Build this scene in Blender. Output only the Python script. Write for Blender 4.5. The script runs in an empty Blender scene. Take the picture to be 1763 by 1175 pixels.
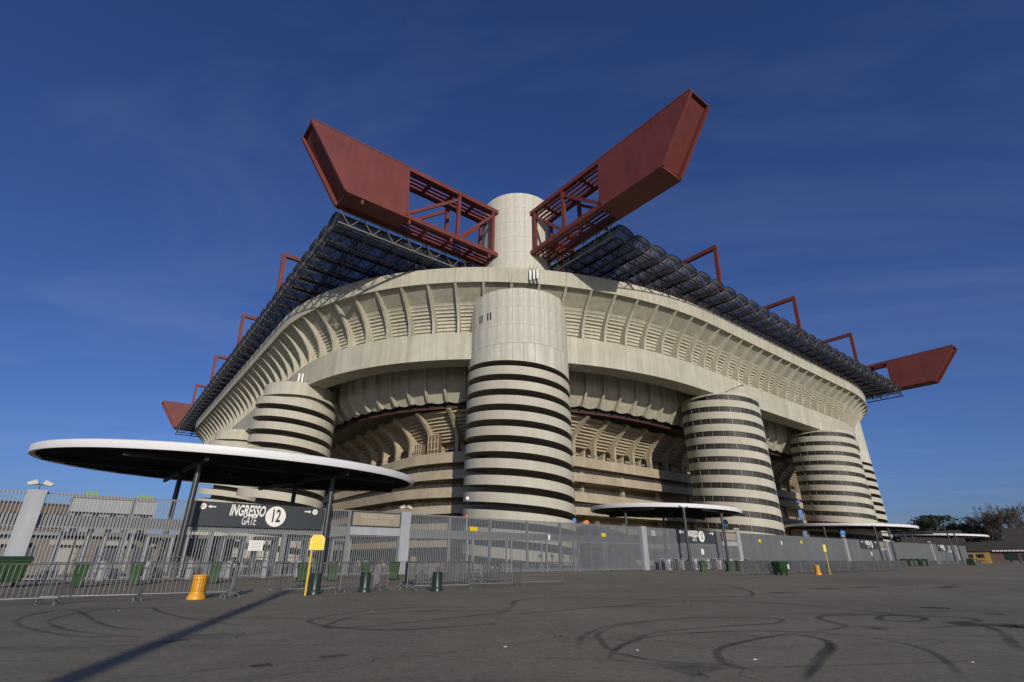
import bpy, bmesh, math, random
from mathutils import Vector, Matrix
random.seed(7)
R=math.radians; PI=math.pi
S=bpy.context.scene
COL=S.collection
# ------------------------------------------------------------------ camera
PITCH=R(23.6); CAMH=1.21
cd=bpy.data.cameras.new('camera'); cam=bpy.data.objects.new('camera',cd); COL.objects.link(cam)
cam.location=(0,0,CAMH); cam.rotation_euler=(R(90)+PITCH,0,0)
cd.sensor_width=36; cd.lens=36*863/1763; cd.clip_start=.1; cd.clip_end=4000
S.camera=cam
S.render.resolution_x=1024; S.render.resolution_y=682
# ------------------------------------------------------------------ light
SUN_EL=R(15.6); SUN_HEAD=R(-15)            # the light travels towards this azimuth (0 = +Y, clockwise)
to_sun=Vector((-math.sin(SUN_HEAD)*math.cos(SUN_EL),-math.cos(SUN_HEAD)*math.cos(SUN_EL),math.sin(SUN_EL)))
sd=bpy.data.lights.new('sun','SUN'); sd.energy=3.7; sd.angle=R(.53); sd.color=(1,.92,.80)
sun=bpy.data.objects.new('sun',sd); COL.objects.link(sun); sun.rotation_euler=to_sun.to_track_quat('Z','Y').to_euler()
w=bpy.data.worlds.new('World'); S.world=w; w.use_nodes=True
nt=w.node_tree; nt.nodes.clear()
def wn(t,**k):
    n=nt.nodes.new(t)
    for a,b in k.items(): setattr(n,a,b)
    return n
sky=wn('ShaderNodeTexSky',sky_type='NISHITA',sun_disc=False)
sky.sun_elevation=SUN_EL; sky.sun_rotation=math.atan2(to_sun.x,to_sun.y); sky.altitude=120; sky.air_density=1.0; sky.dust_density=1.2; sky.ozone_density=5
bg=wn('ShaderNodeBackground'); bg.inputs[1].default_value=.088
out=wn('ShaderNodeOutputWorld')
# thin cirrus veil, the same over the whole sky dome
tc=wn('ShaderNodeTexCoord'); sx=wn('ShaderNodeSeparateXYZ'); nt.links.new(tc.outputs['Generated'],sx.inputs[0])
mz=wn('ShaderNodeMath',operation='MAXIMUM'); mz.inputs[1].default_value=.06; nt.links.new(sx.outputs[2],mz.inputs[0])
dx=wn('ShaderNodeMath',operation='DIVIDE'); dy=wn('ShaderNodeMath',operation='DIVIDE')
nt.links.new(sx.outputs[0],dx.inputs[0]); nt.links.new(mz.outputs[0],dx.inputs[1]); nt.links.new(sx.outputs[1],dy.inputs[0]); nt.links.new(mz.outputs[0],dy.inputs[1])
cb=wn('ShaderNodeCombineXYZ'); nt.links.new(dx.outputs[0],cb.inputs[0]); nt.links.new(dy.outputs[0],cb.inputs[1])
mp=wn('ShaderNodeMapping'); mp.inputs['Scale'].default_value=(.55,1.5,1); mp.inputs['Rotation'].default_value=(0,0,R(-20)); mp.inputs['Location'].default_value=(1.7,-3.2,0)
nt.links.new(cb.outputs[0],mp.inputs[0])
n1=wn('ShaderNodeTexNoise'); n1.inputs['Scale'].default_value=.8; n1.inputs['Detail'].default_value=9; n1.inputs['Roughness'].default_value=.62; n1.inputs['Distortion'].default_value=.7
nt.links.new(mp.outputs[0],n1.inputs[0])
rp=wn('ShaderNodeMapRange'); rp.inputs[1].default_value=.50; rp.inputs[2].default_value=.86; rp.inputs[3].default_value=0; rp.inputs[4].default_value=.11; nt.links.new(n1.outputs[0],rp.inputs[0])
mx=wn('ShaderNodeMix',data_type='RGBA'); nt.links.new(rp.outputs[0],mx.inputs[0]); hs=wn('ShaderNodeMix',data_type='RGBA',blend_type='MULTIPLY'); hs.inputs[0].default_value=1; hs.inputs[7].default_value=(.82,.87,1.26,1); nt.links.new(sky.outputs[0],hs.inputs[6]); nt.links.new(hs.outputs[2],mx.inputs[6]); mx.inputs[7].default_value=(6.2,6.6,7.6,1)
nt.links.new(mx.outputs[2],bg.inputs[0]); nt.links.new(bg.outputs[0],out.inputs[0])
S.view_settings.view_transform='Standard'; S.view_settings.look='None'; S.view_settings.exposure=-.2; S.view_settings.gamma=1; S.view_settings.use_curve_mapping=False
# ------------------------------------------------------------------ helpers
ROT=R(38.4)
AX=Vector((math.cos(ROT),math.sin(ROT),0)); BX=Vector((-math.sin(ROT),math.cos(ROT),0))   # along the right-hand facade / the left-hand facade
TW=Vector((1.187,89.992,0))                # foot of the nearest corner tower
F_=863.
def ray(u,v):
    x=(u-881.5)/F_; y=(587.5-v)/F_; c,s=math.cos(PITCH),math.sin(PITCH)
    return Vector((x,c-s*y,s+c*y))
def gp(u,v,z=0):
    d=ray(u,v); return Vector((0,0,CAMH))+d*((z-CAMH)/d.z)
def G(a,b,z=0): return AX*a+BX*b+Vector((0,0,z))
def W(a,b,z=0): return TW+G(a,b,z)
class MB:
    def __init__(s): s.v=[]; s.f=[]
    def quad(s,*p):
        n=len(s.v); s.v+= [tuple(q) for q in p]; s.f.append(tuple(range(n,n+len(p)))); return s
    def box(s,x0,x1,y0,y1,z0,z1):
        n=len(s.v); s.v+=[(x,y,z) for z in (z0,z1) for y in (y0,y1) for x in (x0,x1)]
        s.f+=[tuple(n+i for i in q) for q in ((0,2,3,1),(4,5,7,6),(0,1,5,4),(1,3,7,5),(3,2,6,7),(2,0,4,6))]; return s
    def bar(s,p,q,w,h=None,up=(0,0,1)):
        h=h or w; p=Vector(p); q=Vector(q); d=(q-p); 
        if d.length<1e-6: return s
        d.normalize(); u=Vector(up)
        if abs(d.dot(u))>.98: u=Vector((1,0,0))
        x=d.cross(u).normalized(); y=x.cross(d)
        n=len(s.v)
        for c in (p,q):
            for sx_,sy_ in ((-1,-1),(1,-1),(1,1),(-1,1)): s.v.append(tuple(c+x*(sx_*w/2)+y*(sy_*h/2)))
        s.f+=[(n,n+1,n+2,n+3),(n+7,n+6,n+5,n+4)]+[(n+i,n+4+i,n+4+(i+1)%4,n+(i+1)%4) for i in range(4)]; return s
    def tube(s,pts,r,k=8,cap=True):
        pts=[Vector(p) for p in pts]; n=len(s.v); m=len(pts)
        rr=r if isinstance(r,(list,tuple)) else [r]*m
        for i,p in enumerate(pts):
            d=(pts[min(i+1,m-1)]-pts[max(i-1,0)]).normalized(); u=Vector((0,0,1)) if abs(d.z)<.95 else Vector((1,0,0))
            x=d.cross(u).normalized(); y=x.cross(d)
            for j in range(k):
                t=2*PI*j/k; s.v.append(tuple(p+x*(rr[i]*math.cos(t))+y*(rr[i]*math.sin(t))))
        for i in range(m-1):
            for j in range(k): s.f.append((n+i*k+j,n+(i+1)*k+j,n+(i+1)*k+(j+1)%k,n+i*k+(j+1)%k))
        if cap: s.f+= [tuple(n+j for j in range(k)),tuple(n+(m-1)*k+j for j in reversed(range(k)))]
        return s
    def lathe(s,prof,k=24,c=(0,0)):
        n=len(s.v); m=len(prof)
        for r,z in prof:
            for j in range(k): t=2*PI*j/k; s.v.append((c[0]+r*math.cos(t),c[1]+r*math.sin(t),z))
        for i in range(m-1):
            for j in range(k): s.f.append((n+i*k+j,n+i*k+(j+1)%k,n+(i+1)*k+(j+1)%k,n+(i+1)*k+j))
        s.f+=[tuple(n+j for j in reversed(range(k))),tuple(n+(m-1)*k+j for j in range(k))]; return s
    def strip(s,secs,closed=True,caps=True):
        n=len(s.v); k=len(secs[0])
        for c in secs: s.v+=[tuple(p) for p in c]
        for i in range(len(secs)-1):
            for j in range(k if closed else k-1): s.f.append((n+i*k+j,n+i*k+(j+1)%k,n+(i+1)*k+(j+1)%k,n+(i+1)*k+j))
        if caps and closed: s.f+=[tuple(n+j for j in reversed(range(k))),tuple(n+(len(secs)-1)*k+j for j in range(k))]
        return s
    def prism(s,poly,d):
        """poly: list of Vectors, d: extrusion vector"""
        n=len(s.v); k=len(poly); d=Vector(d)
        s.v+=[tuple(p) for p in poly]+[tuple(Vector(p)+d) for p in poly]
        s.f+=[tuple(range(n,n+k)),tuple(range(n+2*k-1,n+k-1,-1))]+[(n+i,n+k+i,n+k+(i+1)%k,n+(i+1)%k) for i in range(k)]; return s
    def mesh(s,name,mat,smooth=None):
        m=bpy.data.meshes.new(name); m.from_pydata(s.v,[],s.f)
        bm=bmesh.new(); bm.from_mesh(m); bmesh.ops.recalc_face_normals(bm,faces=bm.faces); bm.to_mesh(m); bm.free()
        if mat: m.materials.append(M[mat])
        if smooth:
            m.polygons.foreach_set('use_smooth',[True]*len(m.polygons)); m.set_sharp_from_angle(angle=R(smooth))
        m.update(); return m
    def build(s,name,mat,parent=None,smooth=None,**props):
        return obj(name,s.mesh(name,mat,smooth),parent,**props)
def obj(name,data,parent=None,loc=None,rotz=None,**props):
    o=bpy.data.objects.new(name,data); COL.objects.link(o); o.parent=parent
    if loc is not None: o.location=loc
    if rotz is not None: o.rotation_euler=(0,0,rotz)
    for k,v in props.items(): o[k]=v
    return o
def thing(name,label,cat,loc=(0,0,0),rotz=0.,group=None):
    o=obj(name,None,None,loc,rotz,label=label,category=cat)
    if group: o['group']=group
    return o
def dup(o,loc,rotz,label,parent=None):
    c=o.copy(); COL.objects.link(c); c.location=loc; c.rotation_euler=(0,0,rotz); c['label']=label
    for ch in KIDS(o):
        d=ch.copy(); COL.objects.link(d); d.parent=c
        for g in KIDS(ch):
            e=g.copy(); COL.objects.link(e); e.parent=d
    return c
def KIDS(o): return [c for c in list(COL.objects) if c.parent==o]
def text(s,size,mat,parent,loc,name,shear=0.,sx=1.,bold=0.,align='CENTER'):
    c=bpy.data.curves.new(name,'FONT'); c.body=s; c.size=size; c.shear=shear; c.align_x=align; c.align_y='CENTER'; c.offset=bold; c.extrude=.004; c.resolution_u=3
    t=bpy.data.objects.new(name,c); COL.objects.link(t)
    dg=bpy.context.evaluated_depsgraph_get(); m=bpy.data.meshes.new_from_object(t.evaluated_get(dg)); m.name=name
    bpy.data.objects.remove(t); bpy.data.curves.remove(c)
    m.transform(Matrix.Rotation(R(90),4,'X')@Matrix.Diagonal((sx,1,1,1))); m.materials.clear(); m.materials.append(M[mat])
    return obj(name,m,parent,loc)
# ------------------------------------------------------------------ materials
M={}
def mat(name,col,rough=.7,metal=0.,var=.12,scale=1.,streak=0.,bump=0.,bscale=20.,col2=None,spec=.4,coord='Object',fine=0.):
    m=bpy.data.materials.new(name); m.use_nodes=True; t=m.node_tree; N=t.nodes; L=t.links; p=N['Principled BSDF']
    p.inputs['Roughness'].default_value=rough; p.inputs['Metallic'].default_value=metal; p.inputs['Specular IOR Level'].default_value=spec
    tcn=N.new('ShaderNodeTexCoord'); co=tcn.outputs[coord]
    nz=N.new('ShaderNodeTexNoise'); nz.inputs['Scale'].default_value=scale; nz.inputs['Detail'].default_value=6; nz.inputs['Roughness'].default_value=.6; L.new(co,nz.inputs[0])
    r=N.new('ShaderNodeMapRange'); r.inputs[1].default_value=.3; r.inputs[2].default_value=.7; r.inputs[3].default_value=1-var; r.inputs[4].default_value=1+var; L.new(nz.outputs[0],r.inputs[0])
    val=r.outputs[0]
    def mul(a,b):
        q=N.new('ShaderNodeMath'); q.operation='MULTIPLY'; L.new(a,q.inputs[0]); L.new(b,q.inputs[1]); return q.outputs[0]
    if streak:
        mp=N.new('ShaderNodeMapping'); mp.inputs['Scale'].default_value=(1.1,1.1,.045); L.new(co,mp.inputs[0])
        n2=N.new('ShaderNodeTexNoise'); n2.inputs['Scale'].default_value=1.; n2.inputs['Detail'].default_value=5; n2.inputs['Roughness'].default_value=.7; L.new(mp.outputs[0],n2.inputs[0])
        r2=N.new('ShaderNodeMapRange'); r2.inputs[1].default_value=.36; r2.inputs[2].default_value=.62; r2.inputs[3].default_value=1-streak; r2.inputs[4].default_value=1.04; L.new(n2.outputs[0],r2.inputs[0])
        val=mul(val,r2.outputs[0])
    if fine:
        n3=N.new('ShaderNodeTexNoise'); n3.inputs['Scale'].default_value=bscale; n3.inputs['Detail'].default_value=3; L.new(co,n3.inputs[0])
        r3=N.new('ShaderNodeMapRange'); r3.inputs[1].default_value=.3; r3.inputs[2].default_value=.7; r3.inputs[3].default_value=1-fine; r3.inputs[4].default_value=1+fine; L.new(n3.outputs[0],r3.inputs[0])
        val=mul(val,r3.outputs[0])
    vm=N.new('ShaderNodeVectorMath'); vm.operation='SCALE'; 
    if col2:
        mxn=N.new('ShaderNodeMix'); mxn.data_type='RGBA'; mxn.inputs[6].default_value=(*col,1); mxn.inputs[7].default_value=(*col2,1)
        n4=N.new('ShaderNodeTexNoise'); n4.inputs['Scale'].default_value=scale*.37; n4.inputs['Detail'].default_value=7; L.new(co,n4.inputs[0])
        r4=N.new('ShaderNodeMapRange'); r4.inputs[1].default_value=.42; r4.inputs[2].default_value=.66; L.new(n4.outputs[0],r4.inputs[0]); L.new(r4.outputs[0],mxn.inputs[0])
        L.new(mxn.outputs[2],vm.inputs[0])
    else: vm.inputs[0].default_value=col
    L.new(val,vm.inputs['Scale']); L.new(vm.outputs[0],p.inputs['Base Color'])
    if bump:
        nb=N.new('ShaderNodeTexNoise'); nb.inputs['Scale'].default_value=bscale; nb.inputs['Detail'].default_value=4; L.new(co,nb.inputs[0])
        bp=N.new('ShaderNodeBump'); bp.inputs['Strength'].default_value=bump; bp.inputs['Distance'].default_value=.03; L.new(nb.outputs[0],bp.inputs['Height']); L.new(bp.outputs[0],p.inputs['Normal'])
    M[name]=m; return m
mat('concrete',(.495,.47,.372),.85,var=.08,scale=.3,streak=.17,bump=.25,bscale=5,col2=(.46,.435,.335),fine=.05)
mat('concrete_ring',(.485,.46,.365),.85,var=.07,scale=.3,streak=.05,bump=.2,bscale=5,col2=(.46,.437,.345),fine=.04)
mat('concrete_panel',(.585,.56,.465),.8,var=.08,scale=.45,streak=.22,bump=.15,bscale=6,col2=(.55,.53,.44),fine=.04)
mat('concrete_old',(.41,.355,.25),.9,var=.12,scale=.4,streak=.10,bump=.3,bscale=5,col2=(.36,.30,.21),fine=.06)
mat('shaded_ramp_floor',(.27,.25,.205),.9,var=.15,scale=.6)  # ramp slabs and cores: concrete coloured darker to deepen shade between the rings
mat('concrete_dark',(.16,.145,.12),.9,var=.15,scale=.5)
mat('red_steel',(.165,.040,.031),.55,var=.10,scale=.25,streak=.12,col2=(.15,.037,.029))
mat('dull_red',(.09,.022,.018),.7,var=.1)
mat('dark_steel',(.035,.036,.035),.55,.2,var=.2,scale=2)
mat('grey_steel',(.19,.19,.17),.5,.3,var=.2,scale=2)
mat('rust_steel',(.13,.085,.06),.8,var=.3,scale=3)
mat('fence_grey',(.235,.25,.255),.5,.1,var=.08,scale=1.2,streak=.1)
mat('fence_strip',(.20,.212,.217),.55,.1,var=.08,scale=1.2,streak=.12)
mat('post_grey',(.33,.35,.36),.5,var=.06,scale=.8,streak=.12)
mat('canopy_white',(.78,.77,.76),.35,var=.03,scale=.6)
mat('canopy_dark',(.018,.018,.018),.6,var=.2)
mat('pole_dark',(.055,.06,.058),.35,.3,var=.1)
mat('sign_dark',(.045,.052,.058),.4,var=.06,scale=2)
mat('sign_white',(.82,.80,.74),.5,var=.03)
mat('display_tan',(.30,.26,.19),.25,var=.05)
mat('display_text',(.42,.37,.30),.4,var=.02)
mat('galvanised',(.18,.18,.176),.5,.4,var=.18,scale=6)
mat('bin_green',(.022,.058,.018),.45,var=.12,scale=5)
mat('bin_dark_green',(.022,.040,.028),.30,.1,var=.2,scale=6)
mat('bin_yellow',(.70,.33,.02),.45,var=.10,scale=5,streak=.12)
mat('yellow',(.78,.56,.01),.45,var=.05)
mat('orange',(.75,.20,.03),.5,var=.05)
mat('blue_sign',(.05,.22,.55),.4,var=.05)
mat('red_sign',(.45,.03,.02),.4,var=.05)
mat('paper',(.78,.77,.72),.7,var=.04)
mat('ink',(.03,.03,.03),.6,var=.05)
mat('rubber',(.02,.02,.02),.8,var=.1)
mat('navy',(.028,.036,.06),.5,var=.1)
mat('timber',(.20,.12,.065),.8,var=.3,scale=3,streak=.3)
mat('roof_tile',(.06,.052,.044),.9,var=.35,scale=1.2)
mat('yellow_wall',(.34,.23,.07),.85,var=.12,scale=.6)
mat('brick_wall',(.13,.09,.07),.9,var=.2,scale=.6)
mat('grey_wall',(.24,.24,.23),.8,var=.1,scale=.4)
mat('pale_wall',(.36,.34,.3),.8,var=.1,scale=.4)
mat('green_letters',(.22,.36,.03),.5,var=.1)
mat('graffiti_red',(.45,.04,.03),.7,var=.1)
mat('bark',(.075,.058,.042),.95,var=.25,scale=3)
mat('twig',(.105,.088,.068),.95,var=.25,scale=3)
mat('needle',(.022,.036,.018),.8,var=.5,scale=.7)
mat('shrub',(.04,.052,.022),.8,var=.5,scale=.7)
mat('glass_dark',(.028,.025,.019),.6,var=.25,scale=.8,spec=.5)
mat('window_dark',(.03,.035,.04),.15,var=.2,scale=2)
mat('skin_lamp',(.55,.50,.40),.5,var=.05)
# translucent polycarbonate of the roof vaults
def vault_mat():
    m=bpy.data.materials.new('polycarbonate'); m.use_nodes=True; t=m.node_tree; N=t.nodes; L=t.links; N.clear()
    o=N.new('ShaderNodeOutputMaterial'); d=N.new('ShaderNodeBsdfDiffuse'); d.inputs[0].default_value=(.26,.27,.29,1); tr=N.new('ShaderNodeBsdfTranslucent'); tr.inputs[0].default_value=(.66,.66,.66,1)
    tcn=N.new('ShaderNodeTexCoord'); nz=N.new('ShaderNodeTexNoise'); nz.inputs['Scale'].default_value=.22; nz.inputs['Detail'].default_value=5; L.new(tcn.outputs['Object'],nz.inputs[0])
    r=N.new('ShaderNodeMapRange'); r.inputs[1].default_value=.35; r.inputs[2].default_value=.65; r.inputs[3].default_value=.5; r.inputs[4].default_value=.8; L.new(nz.outputs[0],r.inputs[0])
    x=N.new('ShaderNodeMixShader'); L.new(r.outputs[0],x.inputs[0]); L.new(d.outputs[0],x.inputs[1]); L.new(tr.outputs[0],x.inputs[2]); L.new(x.outputs[0],o.inputs[0]); M['polycarbonate']=m
vault_mat()
# asphalt
def asphalt():
    m=bpy.data.materials.new('asphalt'); m.use_nodes=True; t=m.node_tree; N=t.nodes; L=t.links; p=N['Principled BSDF']
    tcn=N.new('ShaderNodeTexCoord'); co=tcn.outputs['Object']
    def noise(sc,det,ro=.6,vec=None,dist=0):
        n=N.new('ShaderNodeTexNoise'); n.inputs['Scale'].default_value=sc; n.inputs['Detail'].default_value=det; n.inputs['Roughness'].default_value=ro; n.inputs['Distortion'].default_value=dist; L.new(vec or co,n.inputs[0]); return n.outputs[0]
    def rng(s,a,b,c,d):
        r=N.new('ShaderNodeMapRange'); r.inputs[1].default_value=a; r.inputs[2].default_value=b; r.inputs[3].default_value=c; r.inputs[4].default_value=d; L.new(s,r.inputs[0]); return r.outputs[0]
    def mul(a,b):
        q=N.new('ShaderNodeMath'); q.operation='MULTIPLY'; L.new(a,q.inputs[0]); L.new(b,q.inputs[1]); return q.outputs[0]
    mp=N.new('ShaderNodeMapping'); mp.inputs['Rotation'].default_value=(0,0,R(-8)); mp.inputs['Scale'].default_value=(.12,.9,1); L.new(co,mp.inputs[0])
    v=rng(noise(.10,6),.3,.7,.78,1.2)
    v=mul(v,rng(noise(1.3,6,.7),.3,.7,.86,1.14)); v=mul(v,rng(noise(9,8,.95),.36,.64,.6,1.4)); v=mul(v,rng(noise(1.0,6,.7,mp.outputs[0],.4),.54,.72,1.,.60)); 
    v=mul(v,rng(noise(.33,8,.75,None,.6),.60,.70,1.,.70))
    vo=N.new('ShaderNodeTexVoronoi'); vo.feature='DISTANCE_TO_EDGE'; vo.inputs['Scale'].default_value=.07; 
    wv=N.new('ShaderNodeMix'); wv.data_type='VECTOR'; wv.inputs[0].default_value=.06; L.new(co,wv.inputs[4]); nc=N.new('ShaderNodeTexNoise'); nc.inputs['Scale'].default_value=.8; nc.inputs['Detail'].default_value=5; L.new(co,nc.inputs[0])
    sc=N.new('ShaderNodeVectorMath'); sc.operation='SCALE'; sc.inputs['Scale'].default_value=30; L.new(nc.outputs[1],sc.inputs[0]); L.new(sc.outputs[0],wv.inputs[5]); L.new(wv.outputs[1],vo.inputs['Vector'])
    v=mul(v,rng(vo.outputs['Distance'],.0,.0022,.55,1.))
    vm=N.new('ShaderNodeVectorMath'); vm.operation='SCALE'; vm.inputs[0].default_value=(.245,.214,.150); L.new(v,vm.inputs['Scale']); L.new(vm.outputs[0],p.inputs['Base Color'])
    p.inputs['Roughness'].default_value=.88; p.inputs['Specular IOR Level'].default_value=.25
    bp=N.new('ShaderNodeBump'); bp.inputs['Strength'].default_value=.5; bp.inputs['Distance'].default_value=.012; L.new(noise(45,4,.7),bp.inputs['Height']); L.new(bp.outputs[0],p.inputs['Normal'])
    M['asphalt']=m
    # rubber left by tyres: dark, thin, patchy
    m=bpy.data.materials.new('tyre_rubber'); m.use_nodes=True; t=m.node_tree; N=t.nodes; L=t.links; p=N['Principled BSDF']
    p.inputs['Base Color'].default_value=(.035,.032,.03,1); p.inputs['Roughness'].default_value=.8
    tcn=N.new('ShaderNodeTexCoord'); co=tcn.outputs['Object']
    at=N.new('ShaderNodeAttribute'); at.attribute_name='fade'
    a=mul(rng(noise(.35,5),.32,.66,.12,.66),rng(noise(30,3),.3,.7,.6,1.)); q=mul(a,at.outputs['Fac']); L.new(q,p.inputs['Alpha']); M['tyre_rubber']=m
asphalt()
# ------------------------------------------------------------------ ground
g=MB(); g.quad((-1500,-1500,0),(1500,-1500,0),(1500,1500,0),(-1500,1500,0)); ground=g.build('ground','asphalt',None,kind='structure')
def catmull(p,n=10):
    o=[]
    for i in range(len(p)-1):
        a,b,c,d=p[max(i-1,0)],p[i],p[i+1],p[min(i+2,len(p)-1)]
        for k in range(n):
            t=k/n; o.append(.5*((2*b)+(c-a)*t+(2*a-5*b+4*c-d)*t*t+(3*b-a-3*c+d)*t**3))
    return o+[p[-1]]
def ribbon(name,pix,wd,z,mt,zoom):
    ox,oy,s=zoom; pts=catmull([gp(ox+x/s,oy+y/s) for x,y in pix],12); m=MB(); n=len(pts); fade=[]
    for i,p in enumerate(pts):
        d=(pts[min(i+1,n-1)]-pts[max(i-1,0)]); d.z=0; d.normalize(); x=Vector((-d.y,d.x,0)); k=wd*.42*(.8+.4*random.random())
        f=min(1,i/(n*.12),(n-1-i)/(n*.12))
        for o_,ff in ((-k*.75,0),(-k*.32,1),(k*.32,1),(k*.75,0)): q=p+x*o_; m.v.append((q.x,q.y,z)); fade.append(f*ff)
    for i in range(n-1):
        for j in range(3): m.f.append((i*4+j,i*4+j+1,i*4+4+j+1,i*4+4+j))
    me=bpy.data.meshes.new(name); me.from_pydata(m.v,[],m.f); me.materials.append(M[mt])
    at=me.attributes.new('fade','FLOAT','POINT'); at.data.foreach_set('value',fade)
    return obj(name,me,ground)
Z7=(0,980,2.003); Z8=(880,960,1.9966)
for i,(px,wd,zz) in enumerate([
 ([(640,215),(420,205),(330,180),(265,145),(180,145),(70,170),(60,190),(120,210),(300,235),(640,225)],.26,Z7),
 ([(900,200),(700,180),(560,150),(510,133),(350,140),(190,170),(175,190),(260,215),(520,240)],.24,Z7),
 ([(1900,135),(1600,132),(1390,135),(1180,155),(1075,175),(1085,190),(1200,205),(1400,210),(1763,185),(2000,170)],.28,Z7),
 ([(1763,150),(1500,145),(1250,160),(1140,190),(1150,205),(1350,190),(1600,165),(1850,135)],.28,Z7),
 ([(1000,425),(1060,340),(1095,305),(1060,280),(960,265),(830,285),(730,310),(710,340),(760,375),(900,400)],.24,Z8),
 ([(1560,428),(1500,360),(1400,310),(1200,270),(1000,258),(750,255),(520,270),(420,290),(360,320),(330,360)],.22,Z8),
 ([(240,330),(235,290),(280,255),(380,230),(600,210),(850,208),(930,215),(900,228),(700,240),(500,260),(390,300),(350,320),(310,290),(300,265),(380,235),(560,214)],.25,Z8),
 ([(-60,210),(0,170),(20,150),(120,140),(400,145),(900,158),(1100,175),(1300,195),(1420,210),(1380,222),(1270,215),(1300,200),(1500,212)],.34,Z8),
 ([(980,262),(1130,245),(1140,232),(1060,212),(1080,202),(1200,198),(1500,205),(1610,218),(1520,228)],.34,Z8),
 ([(1763,330),(1720,290),(1690,260),(1600,235),(1400,250)],.3,Z8),
 ([(0,198),(120,188),(290,174),(430,164),(560,155),(760,148)],.30,Z8),
 ([(500,88),(700,92),(800,110),(830,126),(780,136),(500,134)],.36,Z8),
 ([(0,350),(300,352),(700,380),(1200,372),(1763,352)],.09,Z8),
 ([(1010,428),(1080,350),(1112,310),(1075,278)],.2,Z8),
 ([(360,330),(520,360),(760,372)],.2,Z8)]):
    ribbon('tyre_mark',px,wd,.004+.0006*i,'tyre_rubber',zz)
ribbon('crack',[(-40,296),(0,293),(150,284),(300,272),(450,262),(600,250),(760,237),(900,222),(1080,205)],.06,.0035,'tyre_rubber',Z7)
ribbon('crack',[(300,388),(520,372),(760,345),(930,330),(1300,300)],.05,.0032,'tyre_rubber',Z7)
for px in ([(890,122),(930,121),(985,119)],[(1040,110),(1075,108),(1115,106)],[(1180,104),(1225,102),(1265,101)],[(1300,98),(1350,95),(1405,96)],[(1470,106),(1500,102),(1545,99)],[(1410,174),(1460,174),(1515,176)],[(1230,244),(1260,243),(1290,247)],[(1500,228),(1560,229),(1610,226)],[(1690,240),(1740,236),(1790,246)],[(1640,196),(1670,196),(1700,197)],[(560,394),(640,388),(700,396)],[(760,70),(820,72),(880,70)]):
    ribbon('oil_stain',px,1.5,.0036,'tyre_rubber',Z8)
for px in ([(560,255),(600,248),(660,243)],[(860,338),(900,333),(940,329)],[(1100,305),(1140,303),(1200,296)]): ribbon('oil_stain',px,.5,.0036,'tyre_rubber',Z7)
rc_=random.Random(5); lm=MB().box(-.05,.05,-.03,.03,.002,.012).mesh('litter','paper')
for k in range(14):
    q=gp(rc_.uniform(100,1700),rc_.uniform(1005,1160)); o=obj('litter',lm,ground,(q.x,q.y,0),rc_.uniform(0,6)); o.scale=(rc_.uniform(.25,.6),rc_.uniform(.25,.6),.6)
mh=MB(); c=gp(366,1096); mh.box(-.45,.45,-.3,.3,.001,.008)
for k in range(5): mh.box(-.4,.4,-.25+k*.1,-.2+k*.1,.008,.013)
o=mh.build('drain_cover','pole_dark',ground); o.location=c; o.rotation_euler=(0,0,.2)
# ------------------------------------------------------------------ stadium bowl
def rrect(a0,a1,b0,b1,rx,ry,n,step=1.):
    """from the far left corner round the near corner to the far right corner, going left, near, right"""
    ca,cb=a0+rx,b0+ry; ca2,cb2=a1-rx,b1-ry; P=[]
    def arc(cx,cy,sx_,sy_,t0,t1):
        for i in range(41):
            t=t0+(t1-t0)*i/40; P.append(Vector((cx+sx_*rx*abs(math.cos(t))**(2/n),cy+sy_*ry*abs(math.sin(t))**(2/n),0)))
    arc(ca,cb2,-1,1,PI/2,0); arc(ca,cb,-1,-1,0,PI/2); arc(ca2,cb,1,-1,PI/2,0)
    P.append(Vector((a1,cb+25,0)))
    return P
class Curve:
    def __init__(s,P):
        s.P=P; s.S=[0]
        for i in range(1,len(P)): s.S.append(s.S[-1]+(P[i]-P[i-1]).length)
        s.L=s.S[-1]
    def at(s,x):
        x=max(0,min(s.L-1e-6,x)); lo,hi=0,len(s.S)-1
        while hi-lo>1:
            m=(lo+hi)//2
            if s.S[m]<=x: lo=m
            else: hi=m
        d=s.S[hi]-s.S[lo]; return s.P[lo].lerp(s.P[hi],(x-s.S[lo])/d if d else 0)
    def fr(s,x):
        p=s.at(x); t=(s.at(x+.8)-s.at(x-.8)).normalized(); return p,Vector((t.y,-t.x,0))      # outward normal on the right-hand side
    def pt(s,x,o,z):
        p,n=s.fr(x); return Vector((p.x+n.x*o,p.y+n.y*o,z))
    def near(s,a,b): return min((( (s.at(i*.25)-Vector((a,b,0))).length,i*.25) for i in range(int(s.L*4))))[1]
C1=Curve(rrect(-28.4,181.4,-14.,214.,68.4,58,2.1))
# outward check: normal must point away from the centre
stad=thing('stadium_bowl','huge beige concrete stadium with ribbed overhanging upper ring behind the striped towers','stadium',TW,ROT)
def sweep(C,s0,s1,prof,n=6):
    return [[C.pt(s0+(s1-s0)*i/n,o,z) for o,z in prof] for i in range(n+1)]
BAY=4.86; s9=C1.near(13.3,-11.9); nb0=int(s9//BAY); i0=-nb0+2; i1=int((C1.L-s9)//BAY)-1
SB=[s9+i*BAY for i in range(i0,i1+1)]
fin=[(0,40.5),(0,41.5),(.3,42.8),(1.0,44.2),(2.1,45.7),(3.5,47.1),(5.15,48.55),(5.15,49.0),(3.4,49.0),(-.2,46.0),(-2.6,41),(-2.6,40.5)]
stp2=[]
o_,z_=-2.2,40.6
for k in range(10):
    dz_=.62 if k<5 else .56; stp2+=[(o_,z_),(o_-.04,z_+dz_-.03)]; o_+=.30 if k<5 else .45; z_+=dz_
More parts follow.
